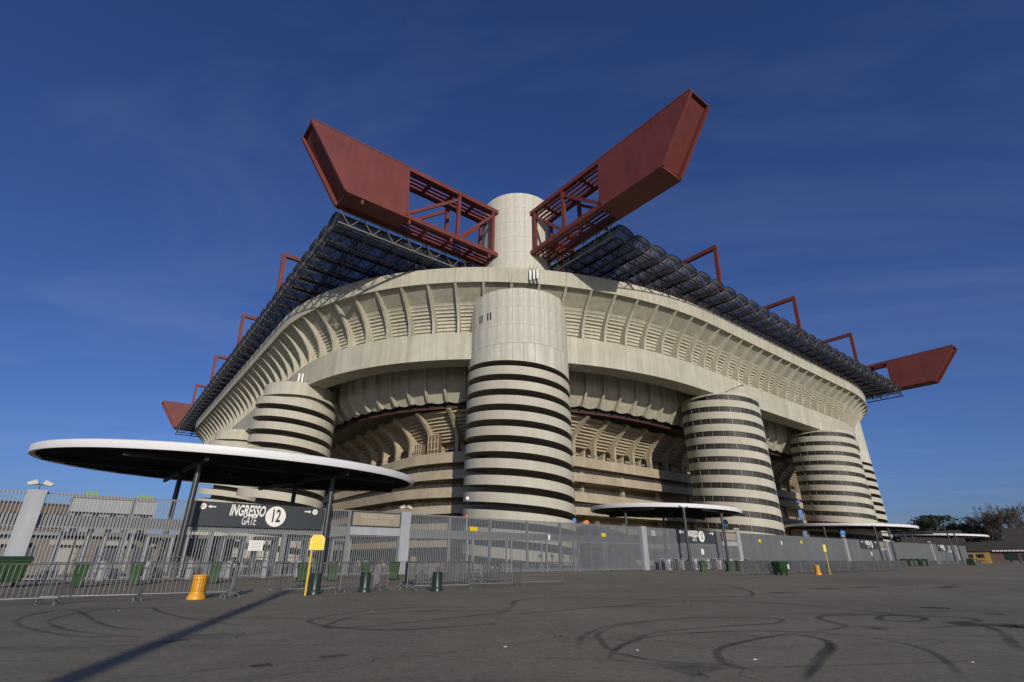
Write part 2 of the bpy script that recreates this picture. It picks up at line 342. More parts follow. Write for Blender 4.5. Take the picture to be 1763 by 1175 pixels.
stp2+=[(o_,z_),(4.7,48.75),(4.7,49.2),(4.0,49.2),(-2.9,41.8),(-2.9,40.6)]
lowfin=[(-8.0,37.6),(-8.2,35.6),(-8.4,33.6),(-8.8,32.6),(-9.6,31.5),(-10.7,30.4),(-11.4,30.4),(-11.4,31.),(-10.6,32.2),(-10.0,33.2),(-9.6,34.6),(-9.4,37.6)]
for j,s in enumerate(SB):
    s=SB[j]; p,n=C1.fr(s); t=Vector((-n.y,n.x,0))
    def fins(prof,th,nm,mt):
        m=MB(); m.prism([Vector((p.x+n.x*o,p.y+n.y*o,z))-t*th/2 for o,z in prof],t*th); return m.build(nm,mt,stad)
    fins(fin,.5,'rib','concrete'); fins(lowfin,.42,'soffit_rib','concrete')
    if j==len(SB)-1: break
    e=SB[j+1]; g_=.02
    MB().strip(sweep(C1,s+g_,e-g_,[(5.25,48.55),(5.5,51.5),(5.1,51.5),(4.9,49.2),(4.0,49.2),(4.0,48.9)],4)).build('parapet_panel','concrete_panel' if random.random()<.0 else 'concrete',stad)
    MB().strip(sweep(C1,s+.2,e-.2,stp2,3)).build('stepped_soffit','concrete',stad)
    # scalloped shell hanging behind the box beam
    sec=[]
    for i in range(9):
        x=s+(e-s)*i/8; d=.8*math.sin(PI*i/8)
        sec.append([C1.pt(x,o,z) for o,z in [(-8.8,37.5),(-8.95-.1*d,35.6),(-9.1-.2*d,33.6),(-9.6-.2*d,32.9-.1*d),(-10.4-.3*d,31.9-d*.3),(-11.4-.4*d,30.8-d*.55),(-11.9-.4*d,30.9-d*.55),(-11.4,32.6),(-10.4,34.6),(-9.8,37.5)]])
    MB().strip(sec).build('shell','concrete',stad,smooth=35)
for j in range(0,len(SB)-1,4):
    e=SB[min(j+4,len(SB)-1)]
    MB().strip(sweep(C1,SB[j]+.006,e-.006,[(0,35.2),(0,40.6),(-3.9,40.6),(-3.9,35.2)],14)).build('box_beam','concrete',stad)
s0,s1=SB[0],SB[-1]
def cont(C,prof,name,mt,par,step=2.4,a=None,b=None):
    a=s0 if a is None else a; b=s1 if b is None else b
    return MB().strip(sweep(C,a,b,prof,int((b-a)/step))).build(name,mt,par,smooth=30)
cont(C1,[(3.9,49.3),(3.9,51.0),(-24,33.2),(-24,32.4)],'seating_tier','concrete',stad)
cont(C1,[(-3.6,37.3),(-3.6,37.9),(-9.7,38.2),(-9.7,37.6)],'soffit_slab','concrete',stad)
cont(C1,[(3.2,49.8),(3.2,53.0),(2.8,53.0),(2.8,49.8)],'rear_parapet','concrete',stad)
cont(C1,[(-12.5,29.5),(-12.5,29.8),(-12.85,29.8),(-12.85,29.5)],'edge_beam','dull_red',stad)
cont(C1,[(-12.7,29.85),(-12.7,31.6),(-13.,31.6),(-13.,29.85)],'sun_blocking_fascia','canopy_dark',stad)  # added fascia that blocks sun from the old pillars, near black to deepen the shade
# railing on the parapet of the right-hand facade
sa=C1.near(3,-7); m=MB()
x=sa
while x<s1-20:
    p0=C1.pt(x,5.2,51.5); m.bar(p0,C1.pt(x,5.4,52.7),.07); x+=.95
    m.bar(C1.pt(x-.95,5.3,52.1),C1.pt(x,5.3,52.1),.045); m.bar(C1.pt(x-.95,5.4,52.65),C1.pt(x,5.4,52.65),.05)
m.build('parapet_railing','rust_steel',stad)
# old bowl
C2=Curve(rrect(-6,159,6.5,193.5,26,26,2.0))
FB=6.6; sF=C2.near(-3.4,17); F0=[sF+i*FB for i in range(-24,int((C2.L-sF)/FB)-8) if 2<sF+i*FB<C2.L-3]
arch=[(-1.1,23.4),(-1.35,23.9),(-1.8,24.25),(-2.25,24.35),(-2.7,24.25),(-3.15,23.9),(-3.4,23.4)]
ofin=[(0,20.6),(0,24.0),(.2,25.0),(.9,26.1),(2.0,27.2),(3.6,28.4),(4.9,29.2),(4.2,29.7),(-4.6,29.2),(-4.6,20.6),(-3.4,20.6)]+arch[::-1]+[(-1.1,20.6)]
os_=[]; o_,z_=-2.4,24.3
for k in range(8): os_+=[(o_,z_),(o_-.1,z_+.5)]; o_+=.64; z_+=.56
os_+=[(3.4,29.0),(3.4,29.5),(-4.7,29.5),(-4.7,24.3)]
for j,s in enumerate(F0):
    p,n=C2.fr(s); t=Vector((-n.y,n.x,0))
    MB().prism([Vector((p.x+n.x*o,p.y+n.y*o,z))-t*.35 for o,z in ofin],t*.7).build('pillar','concrete_old',stad)
    if j==len(F0)-1: break
    e=F0[j+1]
    MB().strip(sweep(C2,s+.36,e-.36,os_,3)).build('stepped_soffit','concrete_old',stad)
    pm=MB().strip(sweep(C2,s+.5,e-.5,[(-4.45,20.7),(-4.45,23.1),(-4.6,23.1),(-4.6,20.7)],2)).build('door_panel','navy',stad)
    d=MB(); c=C2.pt((s+e)/2+.6,-4.42,22.4); pp,nn=C2.fr((s+e)/2); tt=Vector((-nn.y,nn.x,0))
    d.prism([c+tt*(.33*math.cos(k*PI/6))+Vector((0,0,.33*math.sin(k*PI/6))) for k in range(12)],nn*.03); d.build('number_disc','sign_white',pm)
f0,f1=F0[0],F0[-1]
cont(C2,[(1.3,19.2),(1.3,21.3),(1.05,21.3),(1.05,20.6),(-6,20.6),(-6,20.1),(1.0,20.1),(1.0,19.2)],'gallery','concrete_old',stad,1.9,f0,f1)
cont(C2,[(-4.7,0),(-4.7,36),(-5.2,36),(-5.2,0)],'bowl_wall','concrete_old',stad,1.9,f0,f1)
def ramp(zt,slope,hgt,off,rail=True):
    n=int((f1-f0)/1.9); secs=[]; mid=C2.near(1.3,13.8)
    for i in range(n+1):
        x=f0+(f1-f0)*i/n; z=zt+slope*(x-mid); secs.append([C2.pt(x,off+o,z+dz) for o,dz in [(0,-hgt),(0,0),(-.25,0),(-.25,-.9),(-5.4-off,-.9),(-5.4-off,-1.25),(-.3,-1.25),(-.3,-hgt)]])
    rp_=MB().strip(secs).build('ramp','concrete_old',stad,smooth=30)
    if rail:
        m=MB(); x=f0
        while x<f1-1.3:
            z=zt+slope*(x-mid); z2=zt+slope*(x+1.3-mid)
            m.bar(C2.pt(x,off-.1,z),C2.pt(x,off-.1,z+.62),.05)
            for h in (.2,.4,.6): m.bar(C2.pt(x,off-.1,z+h),C2.pt(x+1.3,off-.1,z2+h),.04)
            x+=1.3
        m.build('railing','galvanised',rp_)
ramp(17.7,.004,1.75,1.7); ramp(14.2,-.012,1.9,1.9); ramp(10.9,.004,1.5,2.1); ramp(7.6,-.004,1.3,2.3); ramp(4.6,0,1.2,2.5)
m=MB()
cont(C2,[(1.2,21.85),(1.2,21.92),(1.13,21.92),(1.13,21.85)],'gallery_rail','galvanised',stad,1.9,f0,f1)
x=f0+2.8
while x<f1-1:
    p,n=C2.fr(x); t=Vector((-n.y,n.x,0)); q=p-n*1.2
    MB().prism([q+t*.4+n*.4,q-t*.4+n*.4,q-t*.4-n*.4,q+t*.4-n*.4],(0,0,20.1)).build('column','concrete_old',stad); x+=FB*2
# timber screens on the gallery left of the corner tower
for (x,w_,h_) in ((sF-5.0,2.6,4.6),(sF-9.2,2.2,3.0)):
    p,n=C2.fr(x); t=Vector((-n.y,n.x,0)); q=p+n*.9; q.z=20.7
    scr=MB().prism([q-t*w_/2,q+t*w_/2,q+t*w_/2-n*1.2,q-t*w_/2-n*1.2],(0,0,h_)).build('timber_screen','timber',stad)
    fr=MB()
    for k in range(4):
        a_=q-t*(w_/2)+t*(w_*k/3)+n*.05; fr.bar(a_,a_+Vector((0,0,h_)),.1)
        b_=q+n*.05+Vector((0,0,h_*k/3)); fr.bar(b_-t*w_/2,b_+t*w_/2,.1)
    fr.build('screen_frame','skin_lamp',scr)
# ------------------------------------------------------------------ towers
def helix_turn(r,rc,zt0,hp,ztop,pitch=5.28,step=4):
    secs=[]; sl=[]
    for i in range(-int(180/step),int(180/step)+1):
        a=R(i*step); zt=zt0-pitch*a/(2*PI); zb=zt-hp
        tp=ztop(a) if callable(ztop) else ztop; zt=min(zt,tp); zb=min(zb,tp-.06); zt=max(zt,.06); zb=max(zb,0)
        c,s=math.cos(a),math.sin(a); secs.append([(q*c,q*s,z) for q,z in [(r,zb),(r,zt),(r-.28,zt),(r-.28,zb)]]); sl.append([(q*c,q*s,z) for q,z in [(r-.27,zb+.02),(r-.27,min(zb+.32,zt)),(rc,min(zb+.32,zt)),(rc,zb+.02)]])
    return MB().strip(secs),MB().strip(sl)
DRUM=lambda a: 32.75-5.28*max(-1.75,min(1.75,a))/(2*PI)
CLIP=lambda a: DRUM(a)-.9 if abs(a)<1.9 else 34.
def panel_mesh(r,h,w,th=.12):
    m=MB(); secs=[]
    for i in range(4):
        a=-w/2+w*i/3; c,s=math.cos(a),math.sin(a); secs.append([((r)*c,(r)*s,0),((r)*c,(r)*s,h),((r-th)*c,(r-th)*s,h),((r-th)*c,(r-th)*s,0)])
    return m.strip(secs).mesh('panel','concrete_panel')
def tower(label,ab,r,zfront,kind,ztop,group='striped ramp towers'):
    p=W(*ab); face=math.atan2(-p.y,-p.x); t=thing('ramp_tower',label,'tower',p,face,group)
    rc=r-3.6 if kind!='corner' else r-4.0
    MB().lathe([(rc,0),(rc,32.6 if callable(ztop) else ztop)],48).build('core','shaded_ramp_floor',t,smooth=30)
    k=-1
    while True:
        z=zfront-2.64*k
        if z<-2.6: break
        pa,sl=helix_turn(r,rc,z,1.5,ztop); o=pa.build('ramp_ring','concrete_ring',t,smooth=30); sl.build('shaded_ramp_floor','shaded_ramp_floor',o,smooth=30); k+=1
    if kind=='corner':
        sp=R(360/30); rows=4; h=(47.0-32.5)/rows; pm=panel_mesh(r-.04,h-.03,sp-.004)
        MB().lathe([(r-.2,34.4),(r-.2,46.95)],60).build('drum','concrete_dark',t,smooth=30)
        for i in range(-9,10):
            for q in range(1,rows): obj('panel',pm,t,(0,0,32.5+q*h),i*sp)
            m=MB(); secs=[]
            for k in range(4):
                a=i*sp+(sp-.006)*(k/3-.5); c,s_=math.cos(a),math.sin(a); zb=DRUM(a); secs.append([((r-.04)*c,(r-.04)*s_,zb),((r-.04)*c,(r-.04)*s_,32.5+h-.05),((r-.5)*c,(r-.5)*s_,32.5+h-.05),((r-.5)*c,(r-.5)*s_,zb)])
            m.strip(secs).build('panel','concrete_panel',t)
        r2=7.5; sp=R(15); rows=7; h=(70.6-45.5)/rows; pm=panel_mesh(r2,h-.03,sp-.005)
        MB().lathe([(r2-.14,45),(r2-.14,70.4),(r2-1,70.4)],60).build('shaft','concrete_dark',t,smooth=30)
        for i in range(24):
            for q in range(rows): obj('panel',pm,t,(0,0,45.5+q*h),i*sp+.06)
        for dx_ in (-47,-43.6,-35,-31.4):
            a=R(dx_); MB().box(r-.1,r+.012,-.13,.13,41.2,42.7).build('slot_window','window_dark',t).rotation_euler=(0,0,a)
    elif kind=='open':
        MB().lathe([(r-1.1,31.5),(r-1.1,35.6),(r-1.4,35.75)],48).build('cap','concrete',t,smooth=30)
    else:
        MB().lathe([(r-.05,33.95),(r-.05,34.25),(r-.3,34.3)],60).build('roof_cap','concrete',t,smooth=30)
        sp=R(15); dz=-5.28*15/360; g=1.14
        def pane(gh):
            pm=MB(); q=[]
            for i in range(3):
                a=sp*i/2; z=dz*i/2; c,s=math.cos(a),math.sin(a); q.append([((r-.14)*c,(r-.14)*s,z),((r-.14)*c,(r-.14)*s,z+gh),((r-.17)*c,(r-.17)*s,z+gh),((r-.17)*c,(r-.17)*s,z)])
            return pm.strip(q).mesh('pane','glass_dark'),MB().box(r-.16,r-.04,-.045,.045,0,gh).mesh('mullion','grey_steel')
        pn,ml=pane(g); 
        for k in range(0,12):
            zz=zfront-2.64*k
            for i in range(-7,7):
                z=zz+dz*i
                if z<.3 or z+g>34.2: continue
                obj('pane',pn,t,(0,0,z),i*sp); obj('mullion',ml,t,(0,0,z),i*sp)
    return t
tower('tall main corner tower with plain panelled drum above white ramp rings, nearest the camera',(0,0),9.6,31.7,'corner',DRUM)
r2t=tower('glazed striped tower between the main corner tower and the farther glazed tower',(49.5,-12),8.3,32.8,'glazed',34.0)
p=W(103.5,-12); dup(r2t,p,math.atan2(-p.y,-p.x),'glazed striped tower farther right, above the third round canopy')
l2t=tower('open striped ramp tower left of the main tower, behind the big white canopy',(-27.4,43.5),8.3,31.6,'open',32.6)
p=W(-27.4,97); dup(l2t,p,math.atan2(-p.y,-p.x),'open striped tower farthest left, half hidden behind its neighbour')
tower('far right corner tower with a plain drum, peeping out behind the farther glazed tower',(149,0),9.2,31.7,'corner',DRUM)
# ------------------------------------------------------------------ red girders
def girder(label,org,rot,L,over,zt=66.7,e1=37.6,e2=44.8,ps=27.2):
    """local x runs along the girder from the near corner tower (0) to the far one (L)"""
    t=thing('roof_girder',label,'girder',org,rot,'red roof girders')
    zb,hw=56.1,2.55
    for sg in (-1,):
        f=(lambda x: x) if sg<0 else (lambda x: L-x)
        poly=[Vector((f(-ps+.6),0,zb)),Vector((f(-e1),0,zb)),Vector((f(-e2),0,zt)),Vector((f(-ps),0,zt))]
        for y in (-hw,hw-.3): MB().prism([q+Vector((0,y,0)) for q in poly],(0,.3,0)).build('side_plate','red_steel',t)
        # recessed end plate, bottom and top plates
        MB().prism([Vector((f(-e1+.5),-hw+.3,zb+.4)),Vector((f(-e1+.8),-hw+.3,zb+.4)),Vector((f(-e2+.8),-hw+.3,zt-.3)),Vector((f(-e2+.5),-hw+.3,zt-.3))],(0,2*hw-.6,0)).build('end_plate','red_steel',t)
        MB().box(*sorted((f(-ps+.6),f(-e1-.05))),-hw-.05,hw+.05,zb-.32,zb-.002).build('bottom_plate','red_steel',t)
        MB().box(*sorted((f(-ps),f(-e2-.05))),-hw-.05,hw+.05,zt+.002,zt+.3).build('top_plate','red_steel',t)
        for y in (-hw,hw-.45):
            MB().bar((f(-e1-.1),y+.22,zb),(f(-e2-.1),y+.22,zt),.5,.45).build('edge_flange','red_steel',t)
    # four chords over the open part
    for y in (-hw+.4,hw-.4):
        MB().box(-ps,L+9,y-.4,y+.4,zb-.3,zb+.6).build('chord','red_steel',t); MB().box(-ps,L+9,y-.4,y+.4,zt-.6,zt+.29).build('chord','red_steel',t)
    for z in (zb+.1,zt-.1):
        for y in (-.95,.0,.95): MB().box(-ps,L+9,y-.16,y+.16,z-.2,z+.2).build('slat','red_steel',t)
        x=-ps+5
        while x<L+9: MB().box(x-.3,x+.3,-hw+.8,hw-.8,z-.24,z+.24).build('cross_piece','red_steel',t); x+=5.0
    nodes=[-ps+.3,-16.3,-8.2]
    inner=[10+i*(L-20)/14 for i in range(15)]
    for y in (-hw+.4,hw-.4):
        for q in nodes[1:]+inner:
            MB().box(q-.32,q+.32,y-.3,y+.3,zb+.6,zt-.6).build('vertical','red_steel',t)
        for a_,b_ in [(nodes[0],nodes[1]),(nodes[1]+.5,nodes[2])]:
            MB().bar((a_,y,zb+.7),(b_-.2,y,zt-1.6),.5,.55).build('diagonal','red_steel',t)
        for i in range(14): MB().bar((inner[i],y,zb+.7 if i<7 else zt-.7),(inner[i+1],y,zt-.7 if i<7 else zb+.7),.5,.55).build('diagonal','red_steel',t)
    # hangers that carry the roof
    x=-over+1.2
    while x<L: 
        MB().box(x-.22,x+.22,-hw+.2,-hw+.65,54.9,zb-.3).build('hanger','red_steel',t); x+=8.6
    return t
LA,LB=153.,200.
girder('red steel girder whose blunt end points up left above the main tower',W(0,0),ROT,LA,36)
girder('red steel girder whose blunt end points up right above the main tower',W(0,0),ROT+PI/2,LB,23.6,65.8,37.6,44.2,25.6)
girder('far red girder whose end juts out at the right end of the roof',W(LA,0),ROT+PI/2,LB,23.6,65.8,33.4,41.0,22.)
girder('far red girder whose tip shows at the far left end of the roof',W(0,LB),ROT,LA,36)
for i,(a,b,dr) in enumerate([(LA/4,0,0),(LA/2,0,0),(3*LA/4,0,0),(0,LB/5,1),(0,2*LB/5,1),(0,3*LB/5,1),(0,4*LB/5,1)]):
    nm=['nearest of the three red brackets above the right roof edge','middle one of the three red brackets above the right roof edge','farthest of the three red brackets above the right roof edge','nearest and tallest of the four red brackets above the left roof edge','second nearest red bracket above the left roof edge','third nearest red bracket above the left roof edge','farthest and smallest red bracket above the left roof edge'][i]
    ov=23.6 if dr==0 else 37.
    t=thing('roof_bracket',nm,'bracket',W(a,b),ROT if dr==0 else ROT-PI/2,'red brackets over the roof edge')   # local -y points outwards
    MB().box(-.42,.42,-ov-.42,-2.6,65.4,66.3).build('arm','red_steel',t)
    MB().bar((0,-ov,65.4),(0,-ov+.5,55.0),.84,.7).build('strut','red_steel',t)
    MB().bar((0,-ov+.6,55.9),(0,-2.6,57.2),.6,.6).build('tie','red_steel',t)
# ------------------------------------------------------------------ roof
def roof(label,org,rot,L,out_,inn,mirror,n):
    """local x along the facade 0..L, local y: -out_ (outer edge) .. inn"""
    t=thing('stadium_roof',label,'roof',org,rot,'translucent vaulted roofs'); pw=L/n; zt,zb=54.9,52.7; sg=-1 if mirror else 1
    x0=2.9
    xs=[x0+i*(L-2*x0)/n for i in range(n+1)]; w_=(L-2*x0)/n
    secs=[]
    for y in (-out_,inn):
        q=[]
        for k in range(9):
            a=PI*(k/8); q.append((w_/2-(w_/2-.08)*math.cos(a),sg*y,zt+.15+1.3*math.sin(a)))
        for k in range(8,-1,-1):
            a=PI*(k/8); q.append((w_/2-(w_/2-.16)*math.cos(a),sg*y,zt+.07+1.3*math.sin(a)))
        secs.append(q)
    vm=MB().strip(secs).mesh('vault','polycarbonate',30)
    # one truss along y, shared
    tm=MB(); nd=[-out_+i*(inn+out_)/18 for i in range(19)]
    for z,wd in ((zt,.34),(zb,.30)): tm.bar((0,sg*nd[0],z),(0,sg*nd[-1],z),wd)
    for i in range(18):
        m_=(nd[i]+nd[i+1])/2; tm.bar((0,sg*nd[i],zt),(0,sg*m_,zb),.12); tm.bar((0,sg*m_,zb),(0,sg*nd[i+1],zt),.12)
    tme=tm.mesh('truss','dark_steel')
    arch_=MB()
    for k in range(8):
        a,b=PI*k/8,PI*(k+1)/8; arch_.bar((w_/2-w_/2*math.cos(a),0,zt+.1+1.25*math.sin(a)),(w_/2-w_/2*math.cos(b),0,zt+.1+1.25*math.sin(b)),.13)
    for k in (2,4,6):
        a=PI*k/8; arch_.bar((w_/2,0,zt),(w_/2-w_/2*math.cos(a),0,zt+.1+1.25*math.sin(a)),.07)
    arch_.bar((0,0,zt),(w_,0,zt),.12)
    ame=arch_.mesh('arch_rib','dark_steel')
    for i in range(n+1):
        obj('truss',tme,t,(xs[i],0,0))
        if i<n:
            obj('vault',vm,t,(xs[i],0,0)); 
            for q in range(5): obj('arch_rib',ame,t,(xs[i],sg*(-out_+5.9*q),0))
    # cross trusses along the facade
    k=0; y=-out_
    while y<inn:
        cm=MB(); wb=MB()
        cm.bar((xs[0],0,zt-.05),(xs[-1],0,zt-.05),.2); cm.bar((xs[0],0,zb-.05),(xs[-1],0,zb-.05),.2)
        for i in range(n):
            m_=(xs[i]+xs[i+1])/2; wb.bar((xs[i],0,zt),(m_,0,zb),.13); wb.bar((m_,0,zb),(xs[i+1],0,zt),.13)
        o=cm.build('cross_truss','dark_steel',t); o.location=(0,sg*y,0); wb.build('web','grey_steel' if k==0 else 'dark_steel',o); k+=1; y+=5.9
    # end truss below the girder
    em=MB(); nd=[-out_+i*(inn+out_)/18 for i in range(19)]
    for z in (zt+.4,zb+.1): em.bar((1.9,sg*nd[0],z),(1.9,sg*nd[-1],z),.24)
    for i in range(18): em.bar((1.9,sg*nd[i],zt+.4),(1.9,sg*(nd[i]+nd[i+1])/2,zb+.1),.13); em.bar((1.9,sg*(nd[i]+nd[i+1])/2,zb+.1),(1.9,sg*nd[i+1],zt+.4),.13)
    em.build('end_truss','grey_steel',t)
    # purlins
    for q in range(1,int((out_+inn)/2.95)):
        yy=-out_+q*2.95
        if q%2: MB().bar((xs[0],sg*yy,zt+.05),(xs[-1],sg*yy,zt+.05),.14).build('purlin','dark_steel',t)
    return t
roof('vaulted translucent roof over the right hand stand, under the red brackets',W(0,0),ROT,LA,24.,36.,False,29)
roof('vaulted translucent roof over the left hand stand, seen from below',W(0,0),ROT+PI/2,LB,37.,36.,True,38)
# ------------------------------------------------------------------ antennas on the parapet
ap=gp(919,478,48.0); ap=W(*[ (ap-TW).dot(AX),(ap-TW).dot(BX) ]) if False else None
sN=C1.near(-5.5,-5.5)
def on_ring(u,off,z):
    """arc position whose point at offset off, height z projects at column u"""
    best=None
    for i in range(int(C1.L*2)):
        q=TW+(lambda v: AX*v.x+BX*v.y)(C1.pt(i*.5,off,z)); 
        if q.y<20 or q.y>115: continue
        y=-(q.y)*math.sin(PITCH)+(z-CAMH)*math.cos(PITCH); zz=q.y*math.cos(PITCH)+(z-CAMH)*math.sin(PITCH); uu=881.5+F_*q.x/zz
        if best is None or abs(uu-u)<best[0]: best=(abs(uu-u),i*.5)
    return best[1]
sA=on_ring(920,5.6,50.); q=C1.pt(sA,5.6,2.6); pA=W(q.x,q.y,2.6); p_,n_=C1.fr(sA)
t=thing('antenna_array','cluster of slim white mobile antennas fixed to the parapet in front of the tower','antenna',pA,ROT+math.atan2(n_.y,n_.x)+PI/2)
for i,x in enumerate((-.7,0,.65)):
    MB().tube([(x,-.25,45.4),(x,-.25,49.4)],.05,6).build('mast','dark_steel',t)
    MB().box(x-.16,x+.16,-.55,-.33,46.2+.2*i,48.4+.1*i).build('panel_antenna','paper',t); MB().box(x-.2,x+.2,-.3,.1,45.6,46.0).build('radio_unit','dark_steel',t)
MB().box(-.9,.9,-.3,-.2,47.0,47.1).build('bracket','dark_steel',t); MB().box(-.9,.9,-.3,-.2,48.6,48.7).build('bracket','dark_steel',t)
def aerial(ab,z,label,n):
    p=W(*ab); f=math.atan2(-p.y,-p.x); t=thing('antenna_array',label,'antenna',p+Vector((0,0,z)),f,'small white aerials on tower roofs')
    for k in range(n): MB().box(4.6,4.85,-.9+.7*k,-.55+.7*k,.3,2.6).build('panel_antenna','paper',t); MB().tube([(4.55,-.72+.7*k,0),(4.55,-.72+.7*k,2.4)],.05,6).build('mast','dark_steel',t)
aerial((-27.4,43.5),35.7,'pair of small white aerials on the roof of the open striped tower',2); aerial((103.5,-12),34.3,'three small white aerials on the roof of the farther glazed tower',3)
p=W(49.5,-12); t=thing('roof_lamp','thin lamp arm reaching right from the roof of the nearer glazed tower','lamp',p+Vector((0,0,34.2)),math.atan2(-p.y,-p.x),'lamp arms on tower roofs')
MB().tube([(6.,1.5,0),(6.,1.5,.6),(6.8,5.2,1.6)],.07,6).build('arm','dark_steel',t); MB().box(6.65,6.95,5.1,5.6,1.45,1.65).build('lamp_head','dark_steel',t)
# ------------------------------------------------------------------ perimeter fence
fence=thing('perimeter_fence','tall grey bar fence running the whole width in front of the stadium','fence',(0,0,0),ROT)
FBb=46.; FT=5.3
bigp=[-3.2,23.4,59.,83.3,126.4,151.,185.7,210.]
for a in bigp: MB().box(a-.5,a+.5,FBb-.32,FBb+.32,0,FT+.12).build('gate_post','post_grey',fence)
x=-14.
smallp=[]
for lo,hi,st in ((-14,-3.2,5.4),(-3.2,23.4,5.3),(23.4,59,5.1),(59,83.3,4.9),(83.3,126.4,5.4),(126.4,151,4.9),(151,185.7,5.4),(185.7,210,4.9),(210,222,5)):
    n=max(1,round((hi-lo)/st))
    smallp+=[lo+(hi-lo)*i/n for i in range(1,n)]
pmsh=MB().box(-.14,.14,FBb+.03,FBb+.2,0,FT).mesh('post','fence_grey')
for a in smallp+[-14,222]: obj('post',pmsh,fence,(a,0,0))
dmsh=MB().box(-.1,.1,FBb+.03,FBb+.17,0,3.2).mesh('door_post','post_grey')
for a,b in zip([-14]+smallp,smallp+[222]):
    if 24<a<58 or 84<a<126: 
        for dx_ in (-.35,.35): obj('door_post',dmsh,fence,((a+b)/2+dx_,0,0))
for z in (.12,3.2,FT-.04): MB().box(-14,222,FBb-.02,FBb+.03,z-.05,z+.05).build('rail','fence_grey',fence)
segs=[(-14,-3.7),(-2.7,22.9),(23.9,58.5),(59.5,82.8),(83.8,125.9),(126.9,150.5),(151.5,185.2),(186.2,209.5),(210.5,222)]
for a,b in segs: MB().box(a,b,FBb+.035,FBb+.05,3.26,3.95).build('solid_strip','fence_strip',fence)
bar=MB().box(-.028,.028,FBb-.10,FBb-.022,.06,FT).mesh('bar','fence_grey')
rest=MB(); cnt=0; a=-13.9
while a<222:
    if not any(abs(a-q)<.56 for q in bigp):
        if a>-9 and cnt<300: obj('bar',bar,fence,(a,0,0)); cnt+=1
        else: rest.box(a-.028,a+.028,FBb-.10,FBb-.022,.06,FT)
    a+=.19
rest.build('bars','fence_grey',fence,kind='stuff')
# turnstiles behind the gates
ts=MB
def turnstile(a,lab):
    t=thing('turnstile',lab,'turnstile',G(a,FBb+1.0),ROT,'turnstiles behind the gate fence')
    for sx_ in (-.75,.75): MB().box(sx_-.12,sx_+.12,-.5,.9,0,2.7).build('side_post','post_grey',t)
    MB().box(-.87,.87,-.5,.9,2.7,2.95).build('head','fence_strip',t); MB().box(-.55,-.25,-.4,.5,0,1.1).build('cabinet','post_grey',t)
    MB().tube([(.1,.2,.1),(.1,.2,2.6)],.06,6).build('rotor','galvanised',t)
    for z in (.4,.8,1.2,1.6,2.0): MB().bar((.1,.2,z),(.62,-.15,z),.04).build('arm','galvanised',t)
    return t
t0=turnstile(-.6,'turnstile behind the gate 12 fence, nearest the wide grey post on the left')
nums=['second','third','fourth','fifth','sixth','seventh','eighth']
for k in range(1,8): dup(t0,G(-.6+2.45*k+ (1.2 if k>6 else 0),FBb+1.0),ROT,nums[k-1]+' turnstile from the left behind the gate 12 fence')
# ------------------------------------------------------------------ gate signs and display boards
def gate_sign(a,num,left,right,where,w_=9.9):
    t=thing('gate_sign','dark grey sign reading INGRESSO GATE %s fixed to the fence %s'%(num,where),'sign',G(a,FBb-.2),ROT,'gate signs on the fence')
    MB().box(0,w_,-.08,.08,3.56,5.32).build('board','sign_dark',t)
    text('INGRESSO',1.12,'sign_white',t,(3.9,-.09,4.74),'lettering',.2,.50,.03); text('GATE',.92,'sign_white',t,(4.1,-.09,4.02),'lettering',.2,.46,0)
    d=MB(); d.prism([Vector((6.05+.78*math.cos(k*PI/20),-.084,4.45+.78*math.sin(k*PI/20))) for k in range(40)],(0,-.01,0)); dd=d.build('number_disc','sign_white',t)
    text(num,1.35,'sign_dark',dd,(6.05,-.10,4.45),'number',0,.58,.035)
    for x,sg,nn in ((.75,-1,left),(w_-.75,1,right)):
        if not nn: continue
        q=MB().prism([Vector((x+.22*math.cos(k*PI/10),-.084,4.95+.22*math.sin(k*PI/10))) for k in range(20)],(0,-.01,0)).build('small_disc','sign_white',t)
        text(nn,.32,'sign_dark',q,(x,-.10,4.95),'number',0,.66,.004)
        xs_=x-sg*.62
        MB().prism([Vector((xs_+sg*u,-.084,4.95+v)) for u,v in ((.3,0),(.1,.13),(.1,.045),(-.25,.045),(-.25,-.045),(.1,-.045),(.1,-.13))],(0,-.01,0)).build('arrow','sign_white',t)
def display(a,w_,where):
    t=thing('display_board','tan display reading INGRESSO CHIUSO GATE CLOSED %s'%where,'display',G(a,FBb-.15),ROT,'display boards beside the gate signs')
    MB().box(0,w_,-.1,.05,3.95,5.25).build('frame','sign_dark',t); MB().box(.12,w_-.12,-.115,-.1,4.06,5.14).build('screen','display_tan',t)
    text('INGRESSO CHIUSO',.5,'display_text',t,(w_/2,-.125,4.85),'lettering',.1,.75,.004); text('GATE CLOSED',.5,'display_text',t,(w_/2,-.125,4.36),'lettering',.1,.75,.004)
    MB().box(0,w_,-.04,.04,3.25,3.945).build('lower_panel','post_grey',t)
gate_sign(5.65,'12','11','13','under the biggest canopy'); gate_sign(66.6,'13','12','14','under the second canopy'); gate_sign(134.6,'14','13','15','under the third canopy'); gate_sign(191.2,'15','14','','under the farthest canopy',8.6)
display(18.1,4.8,'by the gate 12 sign'); display(78.4,4.4,'under the second canopy'); display(146,4.2,'under the third canopy'); display(201,4.,'under the farthest canopy')
def plate(name,a,z,w_,h,mt,label,cat,lines=0,group=None,b=FBb-.13):
    t=thing(name,label,cat,G(a,b),ROT,group)
    MB().box(-w_/2,w_/2,-.02,.02,z-h/2,z+h/2).build('sheet',mt,t)
    for k in range(lines): MB().box(-w_*.4,w_*.4,-.024,-.021,z+h*.34-k*h*.7/max(lines-1,1)-.012,z+h*.34-k*h*.7/max(lines-1,1)+.012).build('print','ink' if mt!='paper' else 'grey_steel',t)
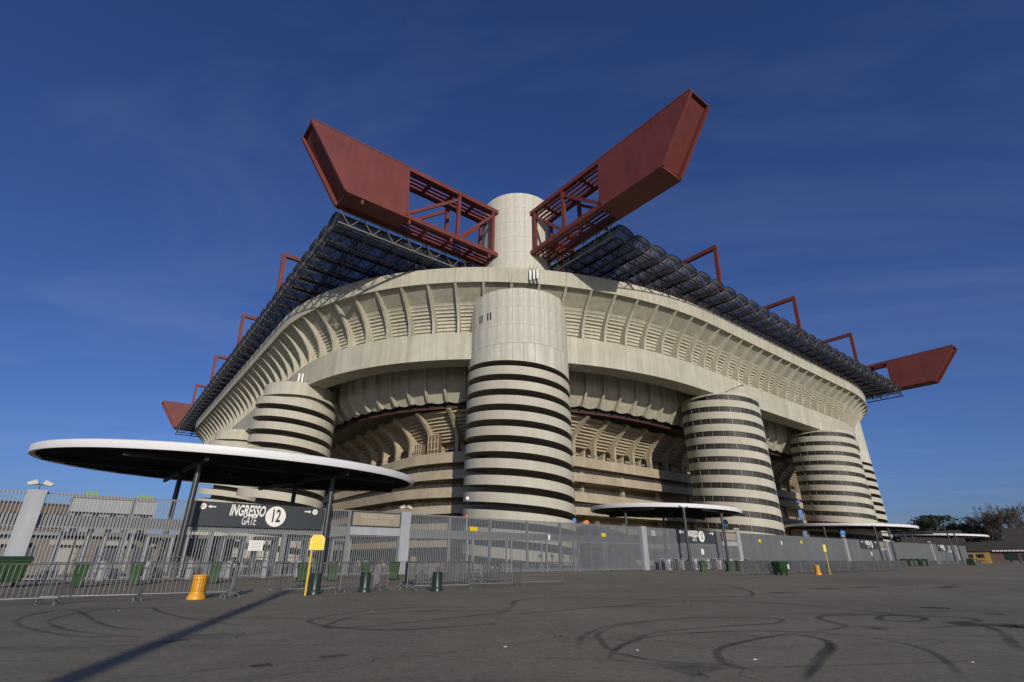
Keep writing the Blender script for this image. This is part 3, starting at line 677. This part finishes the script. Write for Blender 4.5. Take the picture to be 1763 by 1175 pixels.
plate('notice',10.65,2.25,1.05,.75,'paper','white printed notice sheet on the fence below the gate 12 sign','notice',6)
plate('notice',72.6,2.35,.7,.75,'paper','white notice sheet on the fence below the gate 13 sign','notice',5)
plate('notice',140,2.5,.75,.9,'paper','white notice on the fence below the gate 14 sign','notice',4)
plate('notice',41.8,3.6,.28,.55,'paper','small white notice on a fence post right of the main tower','notice',3)
plate('warning_plate',31.3,4.15,.9,.42,'yellow','yellow warning plate on the fence in front of the main tower','sign',3)
plate('warning_plate',51.1,4.1,.75,.42,'yellow','yellow warning plate on the fence left of the second canopy','sign',3)
plate('warning_plate',90.3,4.2,.8,.5,'yellow','yellow plate on the fence just right of the gate 13 post','sign',2)
plate('warning_plate',106,4.3,.8,.5,'yellow','yellow plate on the fence midway between the second and third canopies','sign',2)
plate('blank_plate',61.2,4.6,1.0,.75,'post_grey','plain grey plate on the fence between a gate post and the gate 13 sign','panel')
plate('blank_plate',98,4.0,.35,.6,'paper','small white plate on the fence right of the glazed tower','panel')
def floodlights(a,label):
    t=thing('floodlight_pair',label,'floodlight',G(a,FBb),ROT,'twin floodlights on the gate posts')
    MB().tube([(0,0,FT+.12),(0,0,FT+.5)],.05,6).build('stem','galvanised',t); MB().tube([(-.4,0,FT+.48),(.4,0,FT+.48)],.035,6).build('crossbar','galvanised',t)
    for s_ in (-1,1):
        MB().prism([Vector((s_*.1,-.22,FT+.5)),Vector((s_*.55,-.22,FT+.38)),Vector((s_*.68,-.22,FT+.55)),Vector((s_*.22,-.22,FT+.75))],(0,.4,0)).build('lamp_head','skin_lamp',t)
for a,l in zip((-3.2,23.4,83.3,126.4,185.7),('post at the left edge of the picture','post by the large display board left of the main tower','post under the right edge of the second canopy','post under the third canopy','post under the farthest canopy')): floodlights(a,'twin floodlights on the grey '+l)
# round tower signs
def disc_sign(p,r_,mt,label,h=None,letter=None):
    f=math.atan2(-p.y,-p.x); t=thing('round_sign',label,'sign',p,f+PI/2,'round signs above the fence')
    MB().prism([Vector((r_*math.cos(k*PI/12),0,r_*math.sin(k*PI/12))) for k in range(24)],(0,.06,0)).build('disc',mt,t)
    if letter: text(letter,r_*1.3,'sign_white',t,(0,-.01,0),'lettering',0,1,.004)
    if h: MB().box(-.04,.04,.06,.14,-h,0).build('pole','galvanised',t)
def at_b(u,v,b):
    r=ray(u,v); return Vector((0,0,CAMH))+r*(b/(r.x*BX.x+r.y*BX.y))
disc_sign(at_b(989,896,47.5),.25,'blue_sign','small round blue sign right of the main tower above the fence',2.2); disc_sign(at_b(1010,900,47.5),.3,'orange','round orange sign above the fence right of the main tower',2.2)
disc_sign(at_b(1029,902,47.5),.32,'timber','round brown sign above the fence right of the orange one',2.2); disc_sign(at_b(1047.5,905,47.5),.32,'bin_dark_green','round dark green sign above the fence nearest the second canopy',2.2)
disc_sign(at_b(1248,900,47.5),.5,'blue_sign','round blue letter sign by the right pole of the second canopy',2.5,'T'); disc_sign(at_b(1451,918,47.5),.55,'blue_sign','round blue sign under the third canopy',2.5,'T')
disc_sign(at_b(804,889,57.5),.2,'red_sign','small red sign on the lower left of the main tower',2.2); disc_sign(at_b(805,858,59.5),.22,'paper','small white oval emblem on a lower ring of the main tower')
# ------------------------------------------------------------------ canopies
def a_at(u,v,b):
    q=at_b(u,v,b); return q.x*AX.x+q.y*AX.y
def canopy(label,ac,bc,r_,z,cols,ta=-.012,tb=.05):
    """z: underside of the rim at the centre; the disc is pitched up towards the stadium"""
    t=thing('gate_canopy',label,'canopy',G(ac,bc),ROT,'round white gate canopies')
    tl=lambda x,y: x*ta+y*tb
    d=MB(); k=120; pr=[(r_-.35,z+.02),(r_-.04,z-.03),(r_,z+.03),(r_,z+.50),(r_-.1,z+.57),(r_-.5,z+.6)]
    secs=[[(q*math.cos(2*PI*j/k),q*math.sin(2*PI*j/k),h+tl(q*math.cos(2*PI*j/k),q*math.sin(2*PI*j/k))) for q,h in pr] for j in range(k+1)]
    d.strip(secs,True,False).build('fascia','canopy_white',t,smooth=35)
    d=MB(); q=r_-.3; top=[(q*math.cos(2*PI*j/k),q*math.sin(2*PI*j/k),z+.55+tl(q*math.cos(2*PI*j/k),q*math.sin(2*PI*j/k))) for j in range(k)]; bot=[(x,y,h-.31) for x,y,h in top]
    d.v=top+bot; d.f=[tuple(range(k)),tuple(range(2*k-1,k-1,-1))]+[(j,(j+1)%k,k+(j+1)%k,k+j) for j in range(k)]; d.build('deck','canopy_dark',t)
    y=-int(r_/1.7)*1.7
    while y<r_-.3:
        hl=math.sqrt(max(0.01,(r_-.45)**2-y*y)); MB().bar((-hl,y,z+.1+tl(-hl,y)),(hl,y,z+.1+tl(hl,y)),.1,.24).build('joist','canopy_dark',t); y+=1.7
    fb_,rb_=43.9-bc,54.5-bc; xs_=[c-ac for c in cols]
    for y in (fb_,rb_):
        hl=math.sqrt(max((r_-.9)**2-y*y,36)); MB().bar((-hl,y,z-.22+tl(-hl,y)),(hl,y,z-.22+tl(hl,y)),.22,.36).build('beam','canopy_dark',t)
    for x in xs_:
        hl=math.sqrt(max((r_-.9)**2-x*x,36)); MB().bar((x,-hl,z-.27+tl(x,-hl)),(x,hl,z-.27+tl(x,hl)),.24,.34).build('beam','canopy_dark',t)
        for y in (fb_,rb_):
            h=z-.42+tl(x,y)
            c=MB().tube([(x,y,0),(x,y,h)],.2,14).build('column','pole_dark',t,smooth=40); MB().lathe([(.36,0),(.36,.06),(.21,.08)],12,(x,y)).build('base_plate','pole_dark',c)
            for sx_ in (-1,1): MB().bar((x,y,h-.05),(x+sx_*1.1,y,h+.25+sx_*1.1*ta),.1,.14).build('bracket','pole_dark',t)
    for x,y in ((-2,-3),(5,2),(-7,3)): MB().box(x-.12,x+.12,y-.12,y+.12,z-.35+tl(x,y),z+.25+tl(x,y)).build('downlight','pole_dark',t)
    return t
canopy('largest round white canopy, at left over the gate 12 sign',10.75,55,15.95,8.75,(5.3,15.3),-.009,.055)
canopy('second round white canopy, over the gate 13 sign in the middle',76.9,55,12.4,8.6,(a_at(1177,880,43.9),a_at(1242,888,43.9)),-.02,.033)
canopy('third round white canopy, below the farther glazed tower',156.,55,14.8,8.8,(a_at(1506,913,43.9),a_at(1529,913,43.9)),-.01,.035)
canopy('farthest round white canopy, at right in front of the dark trees',237.,55,13.,8.8,(a_at(1633,926,43.9),a_at(1644,925,43.9)),-.01,.035)
# ------------------------------------------------------------------ crowd barriers
def barrier(detail,label):
    t=thing('crowd_barrier',label,'barrier',(0,0,0),0,'galvanised crowd barriers on the forecourt')
    L=2.45; f=MB(); r_=.021; z0,z1=.2,1.1; c=.1
    pts=[(0,0,.05),(0,0,z1-c),(c*.3,0,z1-c*.3),(c,0,z1),(L-c,0,z1),(L-c*.3,0,z1-c*.3),(L,0,z1-c),(L,0,.05)]
    f.tube(pts,r_,6); f.tube([(0,0,z0),(L,0,z0)],r_,6); f.build('frame','galvanised',t,smooth=60)
    if detail:
        b=MB().tube([(0,0,z0),(0,0,z1)],.0085,5).mesh('bar','galvanised')
        for k in range(1,19): obj('bar',b,t,(L*k/19,0,0))
    else:
        b=MB()
        for k in range(1,19): b.bar((L*k/19,0,z0),(L*k/19,0,z1),.026)
        b.build('bars','galvanised',t,kind='stuff')
    ft=MB().tube([(0,-.3,.0),(0,-.27,.1),(0,-.15,.15),(0,.15,.15),(0,.27,.1),(0,.3,0)],.017,6).mesh('foot','galvanised')
    obj('foot',ft,t,(.04,0,0)); obj('foot',ft,t,(L-.04,0,0))
    return t
BP=[]
def pxb(u0,v0,u1,v1): 
    p,q=gp(u0,v0),gp(u1,v1); d=(q-p).normalized(); return (p,math.atan2(d.y,d.x))
near=[(pxb(-110,1050,58,1044),'cut off by the left edge of the picture'),(pxb(62,1041,236,1036),'second from the left in the front row'),(pxb(240,1035,394,1030),'behind the yellow litter bin'),
 (pxb(395,1030,408,1015),'seen end on right of the yellow litter bin'),(pxb(460,1026,580,1022),'behind the yellow sign post'),(pxb(584,1021,655,1017),'just right of the yellow sign post'),(pxb(642,1018,660,1009),'turned edge on beside the second dark green litter bin'),
 (pxb(712,1018,806,1016),'behind the third dark green litter bin'),(pxb(700,1016,694,1008),'edge on left of the third dark green litter bin'),(pxb(806,1014,880,1012),'in the middle of the front row, in front of the main tower'),(pxb(897,1010,942,1009),'at the right end of the front row before the wide gap')]
pd=None
for i,((p,a),l) in enumerate(near):
    lb='steel crowd barrier '+l
    if pd is None: pd=barrier(True,lb); pd.location=p; pd.rotation_euler=(0,0,a)
    else: dup(pd,p,a,lb)
pf=None
ORD=['first','second','third','fourth','fifth','sixth','seventh','eighth','ninth','tenth','eleventh','twelfth','thirteenth','fourteenth','fifteenth','sixteenth','seventeenth','eighteenth','nineteenth','twentieth']+['%dth'%i for i in range(21,40)]
counts={}
def far(a,b,rz,lb):
    global pf
    k=counts.get(lb,0); counts[lb]=k+1; lb=ORD[k]+' from left, '+lb
    p=G(a,b)
    if pf is None: pf=barrier(False,lb); pf.location=p; pf.rotation_euler=(0,0,ROT+rz)
    else: dup(pf,p,ROT+rz,lb)
for k in range(6): far(13.2+random.uniform(-.3,.3)+1.3*k,24.2+.9*(k%3)+random.random(),[.1,1.45,-.08,1.6,.12,1.5][k],'of the jumbled crowd barriers behind the third dark green litter bin')
for k in range(5): far(-1.5+2.56*k,38.6,random.uniform(-.03,.03),'crowd barrier in the back row in front of gate 12')
for k in range(5): far(13.8+2.56*k,38.9,random.uniform(-.05,.05),'crowd barrier in the back row below the display board')
for k in range(4): far(17.2+2.7*k,30+1.1*k,R(52),'crowd barrier of the slanting line left of the main tower base')
for k in range(22): far(60+2.58*k,43.2+random.uniform(-.1,.1),random.uniform(-.03,.03),'crowd barrier in the long row along the gate 13 fence')
for k in range(15): far(43+2.7*k,23.8+random.uniform(-.2,.2),random.uniform(-.1,.1),'crowd barrier in the row around the big green waste container')
for k in range(6): far(62+2.7*k,25.4+random.uniform(-.2,.2),random.uniform(-.3,.3),'crowd barrier doubled up behind the right hand yellow litter bin')
for k in range(8): far(52+3.1*k,33+random.uniform(-1,1),R(80)+random.uniform(-.2,.2),'crowd barrier standing end on below the second canopy')
for k in range(24): far(112+3.4*k,36+random.uniform(-.4,.4),random.uniform(-.12,.12),'crowd barrier in the distant row below the third canopy')
for k in range(14): far(196+4.2*k,34+random.uniform(-.6,.6),random.uniform(-.3,.3),'crowd barrier in the farthest row in front of the yellow wall')
# bent tube rails by the turnstiles
for k in range(7):
    t=thing('queue_rail',['leftmost bent tube queue rail in front of the gate 12 turnstiles','second bent tube queue rail in front of gate 12','third bent tube queue rail in front of gate 12','fourth bent tube queue rail in front of gate 12','fifth bent tube queue rail in front of gate 12','sixth bent tube queue rail in front of gate 12','rightmost bent tube queue rail before the gate 12 display board'][k],'rail',G(.6+2.45*k+(3 if k==6 else 0),FBb-2.4),ROT,'queue rails before the turnstiles')
    MB().tube([(-.8,0,0),(-.8,0,1.3),(-.72,0,1.4),(.72,0,1.4),(.8,0,1.3),(.8,0,0)],.03,6).build('loop','galvanised',t); MB().tube([(-.8,0,.75),(.8,0,.75)],.025,6).build('mid_rail','galvanised',t)
    MB().box(.55,.95,.25,.75,0,1.15).build('card_reader','post_grey',t)
for k in range(15):
    t=thing('queue_rail',ORD[k]+' from left of the bent tube queue rails under the second canopy','rail',G(60.5+1.55*k,44.3),ROT,'queue rails before the turnstiles')
    MB().tube([(-.5,0,0),(-.5,0,1.3),(-.42,0,1.4),(.42,0,1.4),(.5,0,1.3),(.5,0,0)],.04,6).build('loop','post_grey',t)
    MB().box(.15,.5,.25,.65,0,1.15+.1*(k%3)).build('card_reader','canopy_white' if k%2 else 'pole_dark',t)
# ------------------------------------------------------------------ bins
def litter_bin(p,body,rim,label,s=1.,sz=1.):
    t=thing('litter_bin',label,'bin',p,random.random()*6,'cylindrical metal litter bins')
    MB().lathe([(.30,0),(.30,.07),(.245,.2),(.235,.24),(.235,.84),(.25,.86),(.25,.9),(.215,.92),(.205,.80)],28).build('drum',body,t,smooth=35)
    hol=MB().box(-.02,.02,.234,.243,0,.03).mesh('slot',rim)
    for q in range(7):
        for k in range(16): obj('slot',hol,t,(0,0,.29+q*.075),k*PI/8)
    MB().lathe([(.248,.30),(.252,.31),(.252,.34),(.248,.35)],28).build('band',body,t,smooth=35) if False else None
    MB().lathe([(.19,.3),(.19,.86),(.17,.86)],20).build('liner','rubber',t)
    t.scale=(s,s,s*sz)
    return t
litter_bin(gp(337,1032),'bin_yellow','ink','yellow perforated litter bin by the front row of barriers at left',.95,.86)
for (u,v,l) in ((540,1024,'dark green litter bin right beside the yellow sign post'),(627,1020,'dark green litter bin between the sign post and the wheeled bin with a white sticker'),(752,1018,'dark green litter bin standing farthest right, before the main tower')): litter_bin(gp(u,v),'bin_dark_green','rubber',l,.88,.92)
litter_bin(gp(1409,990),'bin_yellow','ink','yellow litter bin far right between barriers below the third canopy',.95,.9)
def wheelie(p,rz,label,sticker=False,s=1.):
    t=thing('wheeled_bin',label,'bin',p,rz,'green wheeled waste bins')
    b=MB(); secs=[[(-x,-y,z),(x,-y,z),(x,y,z),(-x,y,z)] for x,y,z in ((.22,.25,.08),(.24,.28,.5),(.28,.34,.96))]; b.strip(secs).build('body','bin_green',t)
    MB().prism([Vector((-.31,-.38,.965)),Vector((-.31,.36,.965)),Vector((-.31,.36,1.06)),Vector((-.31,-.1,1.09)),Vector((-.31,-.38,1.0))],(.62,0,0)).build('lid','bin_green',t)
    MB().tube([(-.2,.42,.98),(.2,.42,.98)],.02,6).build('handle','bin_green',t)
    for x in (-.25,.25):
        w_=MB(); w_.v=[]; w_.tube([(x-.03,.26,.1),(x+.03,.26,.1)],.1,14); w_.build('wheel','rubber',t)
    if sticker:
        o=MB().box(-.14,.16,-.365,-.355,.62,.92).build('sticker','paper',t); o.rotation_euler=(R(-7),0,0); o.location=(0,.0,.02)
        for q in (.7,.78,.85): MB().box(-.1,.1,-.368,-.366,q,q+.03).build('print','ink',o)
    t.scale=(s,s,s); return t
for (u,v,rz,l,st) in ((130,1012,.7,'green wheeled bin farthest left behind the front row of barriers',0),(228,1008,.6,'green wheeled bin second from the left behind the barriers',0),(366,1005,.5,'green wheeled bin just behind the yellow litter bin',0),(518,1002,.5,'green wheeled bin left of the yellow sign post',0),(570,1001,.4,'green wheeled bin with white sticker right of the yellow sign post',1),(628,1000,.4,'green wheeled bin below the GATE CLOSED board',0),(678,999,.1,'green wheeled bin with a white sticker at the right end of gate 12',1),
   (1211,985,.0,'green wheeled bin below the gate 13 sign',0),(1257,985,.1,'left one of two green wheeled bins below the right edge of the second canopy',0),(1274,984,.2,'right one of two green wheeled bins below the right edge of the second canopy',0)):
    wheelie(gp(u,v),rz,l,bool(st))
def container(p,rz,label,sticker=True,s=1.):
    t=thing('waste_container',label,'container',p,rz,'big green waste containers')
    b=MB(); b.strip([[(-x,-y,z),(x,-y,z),(x,y,z),(-x,y,z)] for x,y,z in ((.5,.38,.2),(.6,.44,.7),(.68,.52,1.1))]).build('body','bin_green',t)
    MB().strip([[(-.72,-.56,1.102),(-.72,.56,1.102),(-.72,.5,1.2),(-.72,.1,1.32),(-.72,-.3,1.28),(-.72,-.56,1.16)],[(.72,-.56,1.102),(.72,.56,1.102),(.72,.5,1.2),(.72,.1,1.32),(.72,-.3,1.28),(.72,-.56,1.16)]]).build('lid','bin_green',t)
    for x in (-.45,-.15,.15,.45): MB().box(x-.03,x+.03,-.49,-.40,.3,1.08).build('rib','bin_green',t)
    for x in (-.42,.42):
        for y in (-.3,.3): MB().tube([(x-.04,y,.11),(x+.04,y,.11)],.11,14).build('wheel','rubber',t); 
    if sticker: 
        o=MB().box(.36,.62,-.565,-.555,.62,1.0).build('sticker','paper',t)
        for q in (.7,.8,.9): MB().box(.4,.58,-.568,-.566,q-.02,q+.02).build('print','ink',o)
    t.scale=(s,s,s); return t
c0=container(gp(1346,991),ROT-.2,'big green waste container on wheels in the barrier row below the third canopy',True,.85)
container(gp(2,1012),ROT+.2,'big green waste container cut off by the left edge of the picture',False,1.05); container(G(170,35),ROT,'big green waste container far off below the farthest canopy',True,1.2); 
for k in range(4): container(G(136+4.5*k,39),ROT,['leftmost','second from left','third from left','rightmost'][k]+' of the four distant green containers behind barriers right of the third canopy',False,1.1)
# ------------------------------------------------------------------ sign posts
def stop_post(p,rz,label,h=2.6):
    t=thing('sign_post',label,'sign',p,rz,'yellow sign posts')
    MB().tube([(0,0,0),(0,0,h)],.032,8).build('pole','yellow',t); 
    b=MB(); w_,hh=.54,.54; z=h-.02; pts=[(-w_/2,z-hh),(w_/2,z-hh),(w_/2,z-.12),(w_/2-.12,z),(-w_/2+.14,z),(-w_/2,z-.14)]
    b.prism([Vector((x+.17,-.05,q)) for x,q in pts],(0,.02,0)).build('plate','yellow',t)
    for x in (-.2,.2):
        for q in (.08,.26,.45): MB().prism([Vector((x+.17+.03*math.cos(k*PI/4),-.052,z-hh+q+.03*math.sin(k*PI/4))) for k in range(8)],(0,-.01,0)).build('bolt','paper',t)
stop_post(gp(525,1026),.25,'yellow sign on a yellow pole beside a dark green litter bin',2.12)
t=thing('sign_post','slim yellow sign post far right beside the yellow litter bin','sign',gp(1430,990),0,'yellow sign posts'); MB().tube([(0,0,0),(0,0,2.3)],.03,6).build('pole','yellow',t); MB().box(-.12,.12,-.03,.03,1.9,2.5).build('plate','yellow',t)
# ------------------------------------------------------------------ lamp post behind the viewer (its shadow falls across the asphalt)
t=thing('lamp_post','tall grey street lamp standing behind the viewer','lamp post',(1.05,-15.6,0))
MB().tube([(0,0,0),(0,0,15.5)],[.21,.16],12).build('pole','grey_steel',t,smooth=40); MB().box(-.9,.9,-.25,.25,15.5,15.75).build('lamp_head','grey_steel',t)
# ------------------------------------------------------------------ buildings in the background
def block(label,p,rz,w_,d,h,wall,nx,nz,roofmat,name='apartment_building',cat='building'):
    t=thing(name,label,cat,p,rz); MB().box(-w_/2,w_/2,0,d,0,h).build('wall',wall,t); MB().box(-w_/2-.4,w_/2+.4,-.4,d+.4,h+.002,h+.5).build('roof',roofmat,t)
    wm=MB().box(-.75,.75,-.05,.1,0,1.7).mesh('window','window_dark'); sm=MB().box(-.9,.9,-.16,.0,-.14,0).mesh('sill','pale_wall')
    for i in range(nx):
        for k in range(nz):
            o=obj('window',wm,t,(-w_/2+(i+.5)*w_/nx,-.06,1.2+k*3.1)); obj('sill',sm,o,(0,0,-.02))
    return t
def far_at(u,v,dist):
    r=ray(u,v); q=Vector((r.x,r.y,0)).normalized()*dist; return q
def height_at(u,v,dist):
    r=ray(u,v); return CAMH+dist*r.z/math.hypot(r.x,r.y)
p=far_at(190,900,170); h=height_at(190,860,170)
fb=block('grey office block with green roof letters seen through the fence at left',p,R(42),17,14,h,'grey_wall',5,int(h/3.2),'grey_wall','office_block'); 
MB().box(-8.8,8.8,-1.2,-.1,h-3.4,h-.3).build('fascia','post_grey',fb)
for i,x in enumerate((-6.5,-5.6,-4.7,4.5,5.4,6.3,7.2)): MB().box(x-.3,x+.3,-.5,-.3,h+.5,h+1.6).build('roof_letter','green_letters',fb)
p=far_at(18,900,230); h=height_at(18,866,230); block('brown brick block at the left edge behind the fence',p,R(50),26,16,h,'brick_wall',7,int(h/3.2),'roof_tile')
t=thing('added_dark_shed','added long low shed that darkens the view behind the gate 12 turnstiles','shed',G(-2,66),ROT)  # added as a dark backing behind the fence bars
MB().box(-22,15,0,6,0,3.3).build('wall','concrete_dark',t); MB().box(-22.4,15.4,-.8,6.4,3.302,3.6).build('roof','fence_strip',t)
for k in range(12): MB().box(-21+3*k,-19.4+3*k,-.06,.04,.0,2.4).build('door','pale_wall' if k%6==1 else 'navy',t)
for k in range(9): MB().box(-20+3.9*k,-17.6+3.9*k,-.9,-.82,2.5,2.9).build('sign_strip','pale_wall',t)
# right: low hall with yellow painted wall
def hall(label,u0,u1,dist,vtop,wall,ridge,name='low_building'):
    p=far_at((u0+u1)/2,950,dist); wd=(far_at(u1,950,dist)-far_at(u0,950,dist)).length; f=math.atan2(-p.y,-p.x)+PI/2
    t=thing(name,label,'building',p,f); hh=height_at((u0+u1)/2,vtop,dist)
    MB().box(-wd/2,wd/2,0,12,0,hh).build('wall',wall,t)
    MB().prism([Vector((-wd/2-1,-1.2,hh-.2)),Vector((-wd/2-1,6,hh+ridge)),Vector((-wd/2-1,13.2,hh-.2))],(wd+2,0,0)).build('roof','roof_tile',t)
    return t,wd,hh
t,wd,hh=hall('long low hall with dark roof and yellow painted wall with red graffiti, far right',1652,1702,262,948,'yellow_wall',3.0)
for x in (-.32,-.18,.12,.2): MB().box(x*wd-.8,x*wd+.8,-.06,.05,1.9,3.2).build('window','window_dark',t)
rnd=random.Random(3); gr=MB(); x=-.42*wd
while x<.3*wd:
    h_=rnd.uniform(.9,1.3); gr.bar((x,-.07,.5),(x+.1,-.07,.5+h_),.22,.02); gr.bar((x,-.07,.5+h_*rnd.choice((.1,.5,.9))),(x+.7,-.07,.5+h_*rnd.choice((.1,.5,.9))),.2,.02,(0,1,0)); x+=rnd.uniform(.7,1.0)
gr.build('graffiti','graffiti_red',t)
t,wd,hh=hall('dark shed with a row of white eaves lights beside the yellow hall, far right',1701,1800,264,947,'brick_wall',3.2)
for k in range(14): MB().box(-wd/2+1+k*wd/14,-wd/2+1.9+k*wd/14,-1.3,-1.15,hh-.5,hh-.1).build('valance','paper',t)
MB().box(-.25*wd,.0,-.06,.05,.6,3.4).build('shutter','bin_dark_green',t); MB().box(.05*wd,.3*wd,-.06,.05,.6,3.2).build('shutter','navy',t)
t,wd,hh=hall('half timbered house with steep dark roof at the right edge',1742,1815,285,938,'pale_wall',6.5,'house')
for k in range(6): MB().bar((-wd/2+k*wd/6+.3,-.07,.2),(-wd/2+k*wd/6+1.1,-.07,hh),.3,.1).build('timber','timber',t)
t,wd,hh=hall('low hut with dark pitched roof behind the fence below the farthest canopy',1560,1662,290,940,'yellow_wall',6.,'hut')
# ------------------------------------------------------------------ trees
def leafcloud(m,c,r_,n,size,rnd,flat=1.):
    for _ in range(n):
        while True:
            v=Vector((rnd.uniform(-1,1),rnd.uniform(-1,1),rnd.uniform(-1,1)))
            if v.length<1: break
        v=Vector((v.x*r_,v.y*r_,v.z*r_*flat)); p=Vector(c)+v
        a=Vector((rnd.uniform(-1,1),rnd.uniform(-1,1),rnd.uniform(-.5,.5))).normalized(); b=a.cross(Vector((rnd.uniform(-1,1),rnd.uniform(-1,1),rnd.uniform(-1,1)))).normalized()
        s=size*rnd.uniform(.5,1.2); m.quad(p-a*s,p+b*s*.5,p+a*s,p-b*s*.5)
def evergreen(label,u,vtop,dist,wpx,seed,mt='needle',flat=.4):
    rnd=random.Random(seed); p=far_at(u,960,dist); h=height_at(u,vtop,dist); k=dist/900; Rr=wpx*k*.5
    t=thing('cedar_tree',label,'tree',p,0,'dark evergreens beyond the fence')
    MB().tube([(0,0,0),(.3,.2,h*.5),(.2,.1,h*.97)],[h*.035,h*.025,.08],8).build('trunk','bark',t)
    m=MB(); br=MB()
    for lv in range(13):
        z=h*(.25+.72*lv/12); rr=Rr*(1.05-.55*abs(lv/12-.35)**1.2)*rnd.uniform(.75,1.1) if lv<12 else Rr*.3
        for q in range(7):
            a=rnd.uniform(0,2*PI); d=rr*rnd.uniform(.25,.9); c=(d*math.cos(a),d*math.sin(a),z+rnd.uniform(-.4,.4))
            leafcloud(m,c,rr*.40,80,.6,rnd,flat); br.bar((.2,.1,z-.6),c,.14)
    m.build('crown',mt,t); br.build('limbs','bark',t)
evergreen('broad dark cedar standing highest behind the farthest canopy',1627,887,330,80,1); evergreen('lower dark evergreen right of the broad cedar',1672,905,340,95,2,flat=.6)
evergreen('small dark evergreen between the third and fourth canopies',1566,904,330,36,3); evergreen('low dark evergreen in the gap below the third canopy edge',1592,915,340,60,4,flat=.6)
def bare(label,u,vtop,dist,wpx,seed):
    rnd=random.Random(seed); p=far_at(u,960,dist); h=height_at(u,vtop,dist); k=dist/900; Rr=wpx*k*.5
    t=thing('bare_tree',label,'tree',p,0,'leafless winter trees at the right edge'); tr=MB(); tw=MB()
    tr.tube([(0,0,0),(.1,0,h*.3),(0,.1,h*.55)],[h*.03,h*.022,h*.012],7)
    def grow(q,d,l,w_,lv):
        e=q+d*l
        (tr if lv<2 else tw).bar(q,e,w_)
        if lv>=5: return
        for _ in range(3 if lv<4 else 4):
            v=Vector((rnd.uniform(-1,1)*.9,rnd.uniform(-1,1)*.9,rnd.uniform(-.15,.9))); grow(q.lerp(e,rnd.uniform(.55,1)),(d*.95+v*.6).normalized(),l*rnd.uniform(.6,.82),max(w_*.55,.05),lv+1)
    for i in range(6):
        a=i*1.05+rnd.random(); grow(Vector((0,0,h*rnd.uniform(.22,.5))),Vector((math.cos(a)*.55*min(1.5,Rr/(h*.4)),math.sin(a)*.55*min(1.5,Rr/(h*.4)),1)).normalized(),h*.24,.3,0)
    tr.build('trunk','bark',t); tw.build('crown','twig',t)
for i,(u,v,d,wp,l) in enumerate(((1694,905,350,55,'leafless tree leftmost of the bare group'),(1712,888,330,55,'leafless tree second from left in the bare group'),(1736,872,320,66,'tallest rounded leafless tree in the bare group'),(1758,874,330,60,'leafless tree second from the right edge'),(1785,866,330,75,'leafless tree cut off by the right edge'),(1722,903,370,70,'low leafless tree behind the tall ones'))):
    bare(l,u,v,d,wp,20+i)
